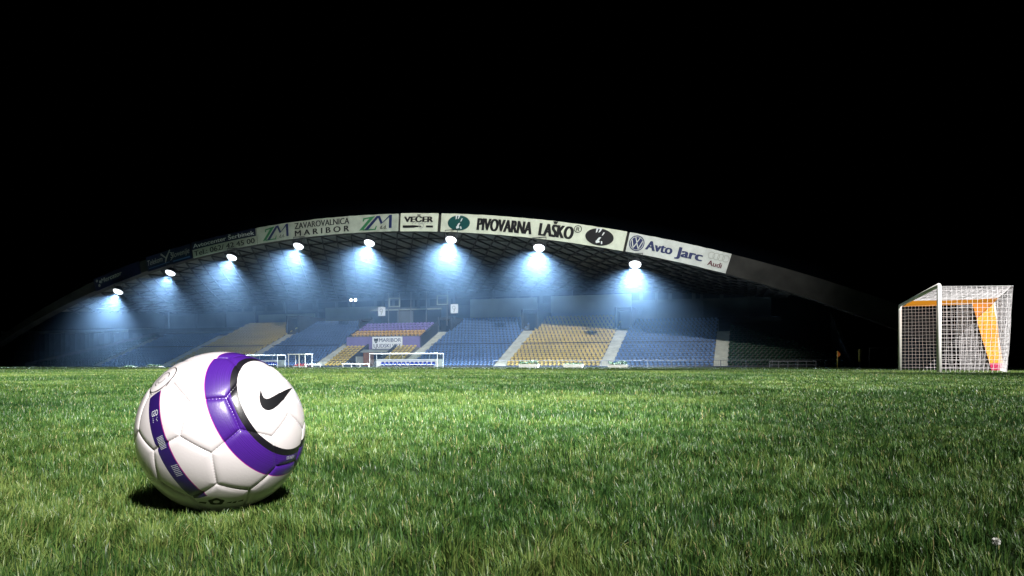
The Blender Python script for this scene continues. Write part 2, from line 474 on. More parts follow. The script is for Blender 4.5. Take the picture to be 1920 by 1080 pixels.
    up_ = resample([(855, 284), (857, 302), (863, 322), (873, 338), (888, 344), (905, 340), (925, 330), (962, 309), (1000, 291), (1042, 277)], 41)
    lo_ = resample([(855, 284), (849, 305), (845, 330), (847, 355), (853, 377), (864, 395), (880, 408), (900, 412), (925, 405), (955, 383), (990, 345), (1042, 277)], 41)
    bm = bmesh.new(); rows = []
    for a, c in zip(up_, lo_): rows.append([bm.verts.new(ball_hit(*(a + (c - a) * k / 6))) for k in range(7)])
    for i in range(40):
        for k in range(6): bm.faces.new((rows[i][k], rows[i][k + 1], rows[i + 1][k + 1], rows[i + 1][k]))
    on_ball(bm, 'swoosh_mark', 'ink_black', .0006, 0)

    def sphere_fn(c, right):
        c = np.array(c); e1 = np.array(right) - c * (np.array(right) @ c); e1 /= np.linalg.norm(e1); e2 = np.cross(c, e1)
        return lambda u, v: c + (u * e1 + v * e2) / BR

    def text_on(body, c, right, height, width, mname, bold=0.0):
        vs, fs = text_geo(body, bold); fn = sphere_fn(c, right); x0, x1 = vs[:, 0].min(), vs[:, 0].max(); bm = bmesh.new()
        ps = [bm.verts.new(fn((x - (x0 + x1) / 2) / (x1 - x0) * width, y / CAP_H * height)) for x, y in vs]
        for f in fs:
            try: bm.faces.new([ps[i] for i in f])
            except ValueError: pass
        on_ball(bm, 'lettering', mname, .0004, 0)

    def bars_on(rects, c, right, mname, name):
        fn = sphere_fn(c, right); bm = bmesh.new()
        for u0, u1, v0, v1 in rects: bm.faces.new([bm.verts.new(fn(*q)) for q in ((u0, v0), (u1, v0), (u1, v1), (u0, v1))])
        on_ball(bm, name, mname, .0004, 0)

    c = ball_hit(224, 445); r = ball_hit(248, 430) - ball_hit(200, 450)
    text_on('GEO', c, r, .0075, .0105, 'ink_pale', .01)
    rr = random.Random(4); rect = []
    for k in range(3): rect.append((-.0035, .0045 - .001 * (k % 2), -.0035 - k * .0022, -.0026 - k * .0022))
    bars_on(rect, c, r, 'ink_pale', 'small_print')
    for zx, zy, nl, ax, ay in ((268, 612, 9, 330, 735), (360, 775, 7, 420, 860)):
        c = ball_hit(zx, zy); along = ball_hit(ax, ay) - c; rect = []
        across = np.cross(along, c); e = -across
        for k in range(nl):
            v = -.006 + k * .0019 if nl == 9 else -.006 + k * .0024
            a = -.0050
            while a < .0042:
                l = rr.uniform(.0008, .0022); rect.append((a, min(a + l, .0048), v, v + .0008)); a += l + .0005
        bars_on(rect, c, e, 'ink_pale', 'small_print')
    c = ball_hit(1028, 700); text_on('TOTAL 90 AEROW', c, ball_hit(1065, 688) - ball_hit(990, 708), .0046, .0185, 'ink_pale', .01)
    # round approval stamp near the upper left outline
    c = np.array([-.50, -.55, .67]); c /= np.linalg.norm(c); rgt = np.cross(c, [0, 0, 1.]) * -1
    fn = sphere_fn(c, rgt); bm = bmesh.new()
    for (ru, th, a0, a1) in ((.0225, .0016, 0, 2 * math.pi), (.012, .0014, .4, 4.6), (.0075, .0009, 2.5, 6.5)):
        q = []
        for i in range(41):
            a = a0 + (a1 - a0) * i / 40; q.append((bm.verts.new(fn(ru * math.cos(a), ru * math.sin(a))), bm.verts.new(fn((ru - th) * math.cos(a), (ru - th) * math.sin(a)))))
        for i in range(40): bm.faces.new((q[i][0], q[i][1], q[i + 1][1], q[i + 1][0]))
    on_ball(bm, 'round_stamp', 'ink_black', .0004, 0)
    # dark crest low on the shaded underside
    c = ball_hit(590, 955); fn = sphere_fn(c, ball_hit(640, 955) - ball_hit(540, 955)); bm = bmesh.new()
    q = []
    for i in range(25):
        a = 2 * math.pi * i / 24; k = 1 + .10 * math.sin(5 * a); q.append((bm.verts.new(fn(.0095 * k * math.cos(a), .0085 * k * math.sin(a))), bm.verts.new(fn(.0040 * math.cos(a + .4), .0035 * math.sin(a + .4)))))
    for i in range(24): bm.faces.new((q[i][0], q[i][1], q[i + 1][1], q[i + 1][0]))
    for x, y, l, hh in ((-.022, -.006, .009, .004), (.012, -.005, .006, .003), (.019, -.007, .005, .0045), (.026, -.006, .007, .003)):
        bm.faces.new([bm.verts.new(fn(*p_)) for p_ in ((x, y), (x + l, y - .001), (x + l + .0015, y + hh), (x + .002, y + hh * .8))])
    on_ball(bm, 'dark_crest', 'ink_black', .0004, 0)


make_ball()

# ------------------------------------------------------------------ the goal
A2, B2 = Vector((11.93, 19.9, 0)), Vector((14.54, 26.7, 0)); DV = Vector((DX, DY, 0)); UP = Vector((0, 0, 1))
goal = thing('goal', 'white football goal with net and orange cloth at the right edge of the pitch', 'goal', (11.93, 19.9, 0))
for p in (A2, B2): MB().tube([p, p + UP * 2.40, p + UP * 2.47], [.06, .06, .03], 'white_paint', 16).build('post', goal, True)
ab = (B2 - A2).normalized()
MB().tube([A2 + UP * 2.44 + ab * .05, B2 + UP * 2.44 - ab * .05], .058, 'white_paint', 16).build('crossbar', goal, True)


def net(name, p00, p10, p11, p01, nu, nv, sag, r=.0050, jit=.004):
    mb = MB(); rg = np.random.default_rng(abs(hash(name)) % 1000 if False else nu * 100 + nv)
    G = np.zeros((nu + 1, nv + 1, 3)); p00, p10, p11, p01 = [np.array(p) for p in (p00, p10, p11, p01)]
    for i in range(nu + 1):
        for j in range(nv + 1):
            u, v = i / nu, j / nv
            q = p00 * (1 - u) * (1 - v) + p10 * u * (1 - v) + p11 * u * v + p01 * (1 - u) * v
            q = q + np.array(sag) * (4 * u * (1 - u)) ** .8 * (4 * v * (1 - v)) ** .6 if (0 < i < nu and 0 < j < nv) else q
            edge = 0 < i < nu and 0 < j < nv
            G[i, j] = q + (rg.normal(0, jit, 3) if edge else 0)
    for i in range(nu + 1): mb.tube([Vector(G[i, j]) for j in range(nv + 1)], r, 'net_cord', 4, False)
    for j in range(nv + 1): mb.tube([Vector(G[i, j]) for i in range(nu + 1)], r, 'net_cord', 4, False)
    return mb.build(name, goal)


zt = 2.40
Ab, Bb = A2 + DV * 1.62, B2 + DV * 3.20; At, Bt = A2 + DV * 1.76 + UP * 2.36, B2 + DV * 3.03 + UP * 2.47
net('side_net', A2 + DV * .05, Ab, At, A2 + DV * .05 + UP * zt, 14, 20, (.02, -.05, .0))
net('side_net', B2 + DV * .05, Bb, Bt, B2 + DV * .05 + UP * zt, 26, 20, (.02, .05, 0))
net('side_net', B2 + DV * 1.98 + ab * .10, Bb + ab * .08, Bt + ab * .08, B2 + DV * 1.93 + UP * 2.43 + ab * .1, 26, 54, (.02, .06, 0), .0032)
net('back_net', Ab, Bb, Bt, At, 26, 20, (.12, 0, 0))
FR = .63
Am, Amt = A2 + (B2 - A2) * FR + UP * zt, At + (Bt - At) * FR
net('roof_net', A2 + UP * zt, Am, Amt, At, 26, 14, (0, 0, -.05))
MB().tube([B2 + DV * 3.26, B2 + DV * 3.03 + UP * 2.50], .035, 'white_paint', 10).build('stanchion', goal, True)
MB().tube([At, Bt], .012, 'net_cord', 6).build('top_rope', goal)
for nm, f0, f1, mt in (('white_hem', FR - .035, FR, 'hem_cloth'), ('orange_roof_cloth', FR + .002, 1.0, 'orange_sheet')):
    mb = MB(); vs = []; fs = []; nu_, nv_ = 8, 14
    for i in range(nu_ + 1):
        for j in range(nv_ + 1):
            f = f0 + (f1 - f0) * i / nu_; q = j / nv_; a = A2 + (B2 - A2) * f + UP * zt; b_ = At + (Bt - At) * f
            vs.append(a + (b_ - a) * (.02 + .98 * q) + UP * (.02 * math.sin(j * 1.3 + i * .7) * (1 if 0 < i < nu_ else .3) - .03 * math.sin(math.pi * q)))
    for i in range(nu_):
        for j in range(nv_): k = i * (nv_ + 1) + j; fs.append((k, k + 1, k + nv_ + 2, k + nv_ + 1))
    mb.add(vs, fs, mt); mb.build(nm, goal, True)
for nm, z0, z1, mt in (('orange_cloth', .28, 2.46, 'orange_cloth'), ('pink_hem', 0.02, .28, 'pink_cloth')):
    mb = MB()
    for side in (0, 1):
        vs = []; fs = []
        for i in range(13):
            z = z0 + (z1 - z0) * i / 12; t = z / 2.46
            for e in (2.95 - .62 * t, 3.2 - .28 * t, 3.33 - .3 * t):
                vs.append(B2 + DV * e + UP * z - ab * (.04 + .025 * math.sin(z * 5 + e * 4)) + ab * .012 * side)
        for i in range(12):
            for j in range(2):
                a = i * 3 + j; fs.append((a, a + 1, a + 4, a + 3) if side == 0 else (a, a + 3, a + 4, a + 1))
        mb.add(vs, fs, mt)
    mb.build(nm, goal, True)

# ------------------------------------------------------------------ the grandstand
NB, ZB, TR, RI = 76.0, .15, .61, .244
STAIRS = [-86.1, -74.2, -62.3, -50.4, -38.5, -26.6, -14.5, -2.6]
SW = .7
stand = thing('grandstand', 'long covered grandstand with blue, yellow, green and purple seat blocks', 'grandstand', W(-38, 76, 0))


def zrow(k): return ZB + RI * k


FL = .045
def taper_left(s): return max(0, min(19, 19 * (s + 98.5) / 11.5))
def taper_right(s): return max(2, min(20, 20 - 17 * (s + 1.9) / 11.0))


BLOCKS = [('green', -98.0, -86.8, taper_left, 'leftmost green block'), ('blue', -85.4, -74.9, lambda s: 20, 'far left blue block'),
          ('yellow', -73.5, -63.0, lambda s: 27, 'left yellow block'), ('blue', -61.6, -51.1, lambda s: 27, 'blue block left of the tunnel'),
          ('blue', -37.8, -27.3, lambda s: 27, 'blue block right of the tunnel'), ('yellow', -25.9, -15.2, lambda s: 27, 'right yellow block'),
          ('blue', -13.8, -3.3, lambda s: 24, 'rightmost blue block'), ('green', -1.9, 9.1, taper_right, 'rightmost green block')]


def steps(mb, s0, s1, rows, m, k0=0):
    for k in range(k0, rows):
        n0 = NB + TR * k; mb.boxS(s0, s1, n0, n0 + TR * (1 if k < rows - 1 else 1.6), -.05 if k < 3 else zrow(k) - 1.2, zrow(k), m)


SEATS = []          # (color, s, row, block label, order from left, order from right, n_in_row)
for col, s0, s1, fn, lab in BLOCKS:
    mb = MB()
    strips = 11 if fn in (taper_left, taper_right) else 1
    for q in range(strips):
        a, b_ = s0 + (s1 - s0) * q / strips, s0 + (s1 - s0) * (q + 1) / strips
        steps(mb, a, b_, int(fn((a + b_) / 2)) + (1 if strips > 1 else 0), 'concrete')
    mb.build('terrace', stand)
    cnt = int((s1 - s0) / .475); pitch = (s1 - s0) / cnt
    for r in range(27):
        row = [i for i in range(cnt) if fn(s0 + (i + .5) * pitch) > r]
        for j, i in enumerate(row): SEATS.append((col, s0 + (i + (.32 if r % 2 else .68)) * pitch, r, lab, j, len(row) - 1 - j, s0))
# stairs: half-height steps between the blocks
for i, sc in enumerate(STAIRS):
    mb = MB(); rows = 19 if i not in (0, 7) else 17
    for k in range(rows * 2):
        n0 = NB - .1 + TR * .5 * k; mb.boxS(sc - SW + .003, sc + SW - .003, n0, n0 + TR * .5, max(-.05, ZB + RI * .5 * k - .6), ZB - .03 + RI * .5 * k, 'stair_concrete')
    mb.build('stairway', stand)
# front plinth
MB().boxS(-99, 9.4, NB - .35, NB - .004, -.05, .12, 'dark_concrete').build('front_plinth', stand)
# gangway gap half way up: a thin dark rail line
for col, s0, s1, fn, lab in BLOCKS[1:7]:
    n0 = NB + TR * 10; z = zrow(10); MB().boxS(s0, s1, n0 - .02, n0 + .06, z + .24, z + .34, 'dark_steel').build('gangway_rail', stand)
# vomitories above the stairs
for i, sc in enumerate(STAIRS[2:7]):
    mb = MB(); n0 = 87.7; z0 = zrow(19); z1 = z0 + (2.6 if i not in (1, 2) else 1.9)
    for q in (-1, 1): mb.boxS(sc + q * .95 - .12, sc + q * .95 + .12, n0, 96, z0 - .6, z1, 'dark_concrete')
    mb.boxS(sc - .83, sc + .83, n0 + .25, 96, z1 - .35, z1 - .03, 'dark_concrete')
    mb.boxS(sc - .83, sc + .83, n0 + 2.4, n0 + 2.6, z0 - .6, z1 - .352, 'dark_glass')
    mb.boxS(sc - .83, sc + .83, n0 + .3, n0 + 2.39, z0 - .7, z0, 'dark_concrete')
    mb.build('vomitory', stand)
# pale wall behind the top rows
for s0, s1, za, zb in ((-73.5, -63.3, 6.3, 8.2), (-61.3, -51.4, 6.3, 9.0), (-37.5, -27.6, 6.6, 9.6), (-25.6, -14.6, 6.6, 9.7)):
    MB().boxS(s0, s1, 94.6, 94.9, za, zb, 'pale_wall').build('parapet_wall', stand)
# rear walkway slab, rear wall with ledges and dark window bands
mb = MB(); mb.boxS(-98, 4, 92.8, 99.6, 5.6, 6.2, 'dark_concrete'); mb.build('rear_walkway', stand)
mb = MB(); mb.boxS(-97, 3, 99.7, 100.2, -.05, 12.4, 'rear_wall')
for z in (8.9, 10.4): mb.boxS(-97, 3, 99.3, 99.697, z, z + .28, 'rear_wall')
rr = random.Random(3); s = -96
while s < 1:
    l = rr.uniform(2.2, 4.2); mb.boxS(s, s + l - .5, 99.6, 99.695, 9.25, 10.3, 'dark_glass'); s += l
for s in range(-96, 3, 6): mb.boxS(s, s + .35, 98.9, 99.29, 6.2, 12.0, 'rear_wall')
mb.build('rear_wall', stand)
# far left wing: cornice over tall columns
mb = MB(); mb.boxS(-132, -97.1, 96.2, 98.6, 6.0, 6.5, 'pale_wall'); mb.build('cornice', stand)
for px in (62, 90, 120, 147, 173, 202, 230, 255):
    s, _ = SN(px, 680, 96.6); MB().boxS(s - .55, s + .55, 96.4, 97.4, -.05, 5.998, 'rear_wall').build('column', stand)
mb = MB(); mb.boxS(-132, -97.3, 98.62, 98.9, -.05, 6.9, 'dark_concrete'); mb.build('wing_wall', stand)
mb = MB(); vs = [W(-99.0, NB - .3, 0), W(-99.0, 88, 0), W(-99, 88, 4.9), W(-99.0, NB - .3, .4)]
mb.hexa([W(-99.2, NB - .3, 0), W(-99.0, NB - .3, 0), W(-88, 88.5, 0), W(-88.2, 88.5, 0), W(-99.2, NB - .3, .5), W(-99.0, NB - .3, .5), W(-88, 88.5, 5.3), W(-88.2, 88.5, 5.3)], 'concrete')
mb.build('end_wall', stand)
mb = MB(); mb.hexa([W(9.4, NB - .3, 0), W(9.7, NB - .3, 0), W(9.7, 92, 0), W(9.4, 92, 0), W(9.4, NB - .3, .8), W(9.7, NB - .3, .8), W(9.7, 92, 6.4), W(9.4, 92, 6.4)], 'dark_concrete')
mb.build('end_wall', stand)
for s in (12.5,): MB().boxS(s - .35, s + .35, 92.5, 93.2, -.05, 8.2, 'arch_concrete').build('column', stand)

# centre block: seat flanks, players' tunnel, purple wall, upper seats
V0, V1, T0, T1 = -49.7, -39.2, -46.6, -42.3
for s0, s1 in ((V0, T0), (T1, V1)):
    mb = MB()
    for k in range(9): mb.boxS(s0, s1, NB + TR * k, NB + TR * (k + 1 if k < 8 else k + 1.2), -.05, zrow(k) + FL * k, 'concrete')
    mb.build('terrace', stand)
    cnt = int((s1 - s0 - .3) / .475); pitch = (s1 - s0 - .3) / cnt
    for r in range(9):
        for j in range(cnt): SEATS.append(('yellow', s0 + .15 + (j + .5) * pitch, r, 'flank', j, cnt - 1 - j, s0))
    q = s1 + .1 if s0 == V0 else s0 - .1
    mb = MB(); mb.hexa([W(q - .1, NB - .1, 0), W(q + .1, NB - .1, 0), W(q + .1, 81.6, 0), W(q - .1, 81.6, 0),
                        W(q - .1, NB - .1, .45), W(q + .1, NB - .1, .45), W(q + .1, 81.6, 2.95), W(q - .1, 81.6, 2.95)], 'dark_concrete')
    mb.build('tunnel_wall', stand)
mb = MB(); mb.boxS(T0 + .21, T1 - .21, 80.2, 81.6, 2.0, 2.18, 'dark_concrete')
mb.hexa([W(T0 + .21, 79.4, 1.82), W(T1 - .21, 79.4, 1.82), W(T1 - .21, 80.19, 1.84), W(T0 + .21, 80.19, 1.84),
         W(T0 + .21, 79.4, 1.9), W(T1 - .21, 79.4, 1.9), W(T1 - .21, 80.19, 2.2), W(T0 + .21, 80.19, 2.2)], 'pale_wall')
mb.build('tunnel_roof', stand)
mb = MB(); mb.boxS(T0 + .21, T1 - .21, 82.0, 82.2, 0, 1.99, 'dark_glass'); mb.boxS(T0 + .4, T0 + .65, 78.0, 81.98, .0, 1.3, 'pale_wall'); mb.build('tunnel_back_wall', stand)
MB().boxS(T0 + .9, T0 + 2.3, 79.0, 79.15, .0, 1.8, 'brown_door').build('tunnel_door', stand)
MB().boxS(V0, V1, 81.62, 81.85, 2.2, 3.85, 'purple_wall').build('purple_wall', stand)
mb = MB()
for k in range(5): mb.boxS(V0, V1, 82.2 + .9 * k, 83.1 + .9 * k + (.8 if k == 4 else 0), 2.4 + .3 * k, 4.0 + .38 * k, 'concrete')
mb.build('terrace', stand)
for q in (V0 - .02, V1 + .02):
    mb = MB(); mb.hexa([W(q - .08, 81.86, 2.2), W(q + .08, 81.86, 2.2), W(q + .08, 87, 2.2), W(q - .08, 87, 2.2), W(q - .08, 81.86, 3.9), W(q + .08, 81.86, 3.9), W(q + .08, 87, 6.0), W(q - .08, 87, 6.0)], 'dark_concrete')
    mb.build('side_wall', stand)
for k in range(5):
    cnt = 19; pitch = (V1 - V0 - .4) / cnt
    for j in range(cnt): SEATS.append(('orange' if k < 2 else 'purple', V0 + .2 + (j + .5) * pitch, 100 + k, 'vip', j, cnt - 1 - j, V0))
# commentary box above the centre block
cb = thing('commentary_box', 'dark glazed commentary box with thin frames above the purple seats', 'commentary box', W(-44, 88, 5.4))
mb = MB(); mb.boxS(V0, V1, 88.0, 88.3, 5.0, 7.75, 'dark_glass'); mb.boxS(-45.6, -43.2, 87.9, 87.996, 5.2, 7.6, 'rear_wall'); mb.build('front_wall', cb)
MB().boxS(V0 - .1, V1 + .1, 87.85, 88.4, 7.752, 7.92, 'pale_wall').build('top_beam', cb)
for px in (728, 748, 770, 799, 838):
    s, _ = SN(px, 580, 87.7); MB().boxS(s - .05, s + .05, 87.7, 87.8, 5.5, 10.2, 'grey_steel').build('mast', cb)
for x0, x1, y0, y1 in ((729, 750, 558, 576), (819, 840, 553, 572)):
    s0, z0 = SN(x0, y1, 87.4); s1, z1 = SN(x1, y0, 87.4); mb = MB(); t = .14
    mb.boxS(s0, s1, 87.35, 87.45, z0, z0 + t, 'pale_wall'); mb.boxS(s0, s1, 87.35, 87.45, z1 - t, z1, 'pale_wall')
    mb.boxS(s0, s0 + t, 87.35, 87.45, z0 + t, z1 - t, 'pale_wall'); mb.boxS(s1 - t, s1, 87.35, 87.45, z0 + t, z1 - t, 'pale_wall')
    mb.build('screen_frame', cb)

# ------------------------------------------------------------------ seats
SEATMESH = {}


def seat_geo():
    """bucket seat facing the pitch: local x along the stand, y away from the pitch"""
    prof = [(-.03, .125, .31), (.04, .15, .34), (.20, .14, .35), (.29, .155, .35), (.33, .21, .34), (.355, .275, .28), (.36, .31, .15)]
    vs = []; fs = []
    for y, z, wd in prof:
        for t in (-.5, -.36, 0, .36, .5):
            vs.append((t * wd, y - (.055 if abs(t) == .5 else .02 if abs(t) == .36 else 0), z + (.05 if abs(t) == .5 and z < .17 else 0)))
    n = 5
    for i in range(len(prof) - 1):
        for j in range(n - 1): fs.append((i * n + j, i * n + j + 1, (i + 1) * n + j + 1, (i + 1) * n + j))
    k = len(vs)
    for y, z, wd in prof:
        for t in (-.5, 0, .5): vs.append((t * wd, y + .025, z - .025))
    for i in range(len(prof) - 1):
        for j in range(2): a = k + i * 3 + j; fs.append((a, a + 3, a + 4, a + 1))
    # pedestal
    b0 = len(vs); vs += [(-.08, .05, 0), (.08, .05, 0), (.08, .25, 0), (-.08, .25, 0), (-.08, .05, .13), (.08, .05, .13), (.08, .25, .13), (-.08, .25, .13)]
    fs += [tuple(b0 + q for q in f) for f in ((0, 1, 5, 4), (1, 2, 6, 5), (2, 3, 7, 6), (3, 0, 4, 7))]
    return np.array(vs), fs


SV, SF = seat_geo()
for c in ('blue', 'yellow', 'green', 'purple', 'orange'):
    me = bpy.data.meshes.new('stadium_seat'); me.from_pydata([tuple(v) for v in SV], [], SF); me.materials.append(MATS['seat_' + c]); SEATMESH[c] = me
YAW = math.atan2(DY, DX)


def seat_place(t):
    col, s, r = t[:3]
    if r >= 100: k = r - 100; return W(s, 82.45 + .9 * k, 4.0 + .38 * k), 1.35
    if t[3] == 'flank': return W(s, NB + TR * r + .12, zrow(r) + FL * r), 1.0
    return W(s, NB + TR * r + .12, zrow(r)), 1.0


def nth(k): k += 1; return '%d%s' % (k, 'th' if 10 <= k % 100 <= 20 else {1: 'st', 2: 'nd', 3: 'rd'}.get(k % 10, 'th'))


ok = [t for t in SEATS if t[3] in ('rightmost green block', 'rightmost blue block', 'right yellow block') and t[2] < 9]
ok.sort(key=lambda t: (seat_place(t)[0]).length); IND = set(id(t) for t in ok[:300])
seat_rng = random.Random(9)
bigV = []; bigF = []; bigM = []; order = ['blue', 'yellow', 'green', 'purple', 'orange']; nb = 0
ca_, sa_ = math.cos(YAW), math.sin(YAW)
for t in SEATS:
    p, sc = seat_place(t); jy = seat_rng.gauss(0, .02)
    if id(t) in IND:
        o = bpy.data.objects.new('stadium_seat', SEATMESH[t[0]]); COL.objects.link(o); o.location = p; o.rotation_euler = (0, 0, YAW + jy)
        side = 'left end' if t[4] <= t[5] else 'right end'
        rw = 'front row' if t[2] == 0 else nth(t[2]) + ' row'
        tag(o, '%s seat %s from the %s of the %s, %s' % (t[0], nth(min(t[4], t[5])), side, rw, t[3]), 'seat', 'seats in the nearest blocks of the stand')
    else:
        a = YAW + jy; c1, s1 = math.cos(a), math.sin(a); v = SV * sc
        bigV.append(np.stack([p.x + v[:, 0] * c1 - v[:, 1] * s1, p.y + v[:, 0] * s1 + v[:, 1] * c1, p.z + v[:, 2]], 1))
        bigF += [tuple(i + nb for i in f) for f in SF]; bigM += [order.index(t[0])] * len(SF); nb += len(SV)
me = bpy.data.meshes.new('distant_seats'); me.from_pydata(np.concatenate(bigV).tolist(), [], bigF)
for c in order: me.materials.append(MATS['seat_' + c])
me.polygons.foreach_set('material_index', bigM); o = bpy.data.objects.new('distant_seats', me); COL.objects.link(o)
tag(o, 'thousands of farther blue, yellow, purple and green seats filling the stand', 'seats', kind='stuff')

# ------------------------------------------------------------------ arch and roof
NA = 72.0; APEX = -42.0
CU = [-7.93581125e-08, 4.45243774e-06, -3.66850058e-03, -8.86902681e-03, 17.2568226]
CL = [-8.17043303e-08, 1.19942303e-06, -3.60252385e-03, -1.22871191e-02, 15.4721186]
def zu(s): return float(np.polyval(CU, s - APEX))
def zl(s): return float(np.polyval(CL, s - APEX))


roof = thing('arch_roof', 'stand roof hung behind a long weathered concrete arch', 'roof', W(APEX, NA, 0))
mb = MB(); ss = np.linspace(-110, 24.5, 136); vs = []
for s in ss:
    u, l = zu(s), zl(s)
    vs += [W(s, NA, l), W(s, NA + 1.3, l), W(s, NA + 1.3, u), W(s, NA, u)]
fs = []
for i in range(len(ss) - 1):
    for j in range(4): a, b_ = i * 4 + j, i * 4 + (j + 1) % 4; fs.append((a, b_, b_ + 4, a + 4))
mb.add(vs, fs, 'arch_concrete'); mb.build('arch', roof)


def zrear(s): return 11.4 - .0009 * (s - APEX) ** 2
def zc(s, w_): return (zl(s) + .35) * (1 - w_) ** 1.3 + zrear(s) * (1 - (1 - w_) ** 1.3)
def nc(w_): return NA + 1.31 + w_ * 27.5


S0, S1 = -90.0, 5.0
mb = MB(); si = np.linspace(S0, S1, 60); wi = np.linspace(0, 1, 8)
for dz, flip in ((0, 0), (.45, 1)):
    vs = [W(s, nc(q), zc(s, q) + dz) for s in si for q in wi]; fs = []
    for i in range(59):
        for j in range(7):
            a = i * 8 + j; f = (a, a + 1, a + 9, a + 8); fs.append(f if not flip else f[::-1])
    mb.add(vs, fs, 'ceiling')
mb.build('roof_deck', roof)
mb = MB()


def bar(p, q, hh, ww):
    p, q = Vector(p), Vector(q); t = (q - p).normalized(); a = t.cross(UP).normalized() * ww; u = UP * hh
    mb.hexa([p - a - u, q - a - u, q + a - u, p + a - u, p - a, q - a, q + a, p + a], 'truss')


step = 2.0; k = S0 - 30
while k < S1 + 30:
    for sg in (1, -1):
        prev = None
        for q in np.linspace(0, 1, 9):
            s = k + sg * q * 15.0; pt = (W(s, nc(q), zc(s, q) - .30)) if S0 < s < S1 else None
            if prev is not None and pt is not None: bar(prev, pt, .16, .07)
            prev = pt
    k += step
for q in np.linspace(.08, 1, 9):
    for i in range(len(si) - 1): bar(W(si[i], nc(q), zc(si[i], q) - .15), W(si[i + 1], nc(q), zc(si[i + 1], q) - .15), .12, .06)
mb.build('roof_lattice', roof)

# ------------------------------------------------------------------ banners on the arch
_sg = np.linspace(-100, 20, 1201); _zm = np.array([(zu(s) + zl(s)) / 2 for s in _sg])
_al = np.concatenate([[0], np.cumsum(np.hypot(np.diff(_sg), np.diff(_zm)))])


def arc_of_px(px, py): s, z = SN(px, py, NA - .1); return float(np.interp(s, _sg, _al))


def arch_map(u, v, off=0.0):
    """u metres along the arch, v metres across it, off towards the pitch"""
    s = float(np.interp(u, _al, _sg)); z = float(np.interp(u, _al, _zm))
    e = .05; ds, dz = 2 * e, (zu(s + e) + zl(s + e) - zu(s - e) - zl(s - e)) / 2; L = math.hypot(ds, dz); ds /= L; dz /= L
    return W(s - dz * v, NA - .12 - off, z + ds * v)


def banner(label, pxl, pxr, hh, base, draw, split=None):
    (xa, ya), (xb, yb) = pxl, pxr
    u0, u1 = arc_of_px(xa, ya), arc_of_px(xb, yb); L = u1 - u0; h = hh / 2
    o = thing('advertising_banner', label, 'banner', arch_map((u0 + u1) / 2, 0, 0), 'advertising banners along the arch')
    mb = MB(); n = max(2, int(L / .6)); vs = []; fs = []; rg = random.Random(int(xa)); wob = [rg.uniform(-.02, .02) for _ in range((n + 1) * 3)]
    for i in range(n + 1):
        u = u0 + L * i / n
        for j, v in enumerate((-h, 0, h)): vs.append(arch_map(u, v + (wob[i * 3 + j] if j != 1 else 0), wob[i * 3 + j] * .5))
        for v in (-h, 0, h): vs.append(arch_map(u, v, -.10))
    for i in range(n):
        a = i * 6
        for j in (0, 1): fs += [(a + j, a + 6 + j, a + 7 + j, a + 1 + j), (a + 3 + j, a + 4 + j, a + 10 + j, a + 9 + j)]
        fs += [(a, a + 3, a + 9, a + 6), (a + 2, a + 8, a + 11, a + 5)]
    fs += [(0, 1, 4, 3), (1, 2, 5, 4)]; e = n * 6; fs += [(e, e + 3, e + 4, e + 1), (e + 1, e + 4, e + 5, e + 2)]
    mb.add(vs, fs, base); pn = mb.build('panel', o); pn['_o'] = o['_o']
    fn = lambda u, v, off=.03: arch_map(u0 + u, v * h, off)      # u metres from the left end, v in -1..1
    px = lambda x: (x - xa) / (xb - xa) * L
    draw(pn, fn, px, L, h)
    return o


def d_mercator(o, fn, px, L, h):
    mb = MB(); put_text(mb, 'Mercator', px(191), px(230), -.15, .55, fn, 'ink_ink' if 0 else 'ink_grey', .005, .2, off=.05); mb.build('lettering', o)
    mb = MB()
    for du, dv in ((0, .5), (.5, .15), (.25, -.35)): mb.poly(ell(px(184) + du, dv, .18, .22, 10), fn, 'ink_grey', .05)
    mb.build('logo_mark', o)


def d_telekom(o, fn, px, L, h):
    mb = MB(); put_text(mb, 'Telekom', px(278), px(306), -.25, .45, fn, 'ink_grey', .004, .25, off=.05)
    put_text(mb, 'Slovenije', px(321), px(356), -.2, .5, fn, 'ink_grey', .004, .25, off=.05); mb.build('lettering', o)
    mb = MB(); c = px(313)
    for a, b_ in (((-.75, .75), (.0, .0)), ((.0, .0), (.75, .95)), ((.0, .0), (-.25, -.6))):
        d = Vector((b_[0] - a[0], (b_[1] - a[1]) * h)).normalized() * .12
        mb.poly([(c + a[0] - d.y, a[1] + d.x / h), (c + a[0] + d.y, a[1] - d.x / h), (c + b_[0] + d.y * .5, b_[1] - d.x / h * .5), (c + b_[0] - d.y * .5, b_[1] + d.x / h * .5)], fn, 'ink_grey', .05)
    ring(mb, c + .45, .1, .62, .6, .07, fn, 'ink_grey', .05, 16, -1.3, 1.3)
    mb.build('logo_mark', o)
    mb = MB(); mb.poly([(px(279), -.68), (px(318), -.66), (px(318), -.56), (px(279), -.6)], fn, 'ink_blue', .05)
    mb.poly([(px(324), -.78), (px(356), -.78), (px(356), -.60), (px(324), -.62)], fn, 'ink_blue', .05); mb.build('underline', o)


def d_avtocenter(o, fn, px, L, h):
    n = 14; mb = MB()
    for i in range(n): mb.add([fn(L * i / n, .02, .04), fn(L * (i + 1) / n, .02, .04), fn(L * (i + 1) / n, .99, .04), fn(L * i / n, .99, .04)], [(0, 1, 2, 3)], 'banner_navy')
    mb.build('navy_field', o)
    mb = MB(); put_text(mb, 'Avtocenter Šerbinek', px(364), px(478), .22, .72, fn, 'ink_pale', .012, off=.07)
    put_text(mb, 'Tel.: 062/ 42 45 00', px(364), px(478), -.82, -.20, fn, 'ink_black', .016, off=.07); mb.build('lettering', o)


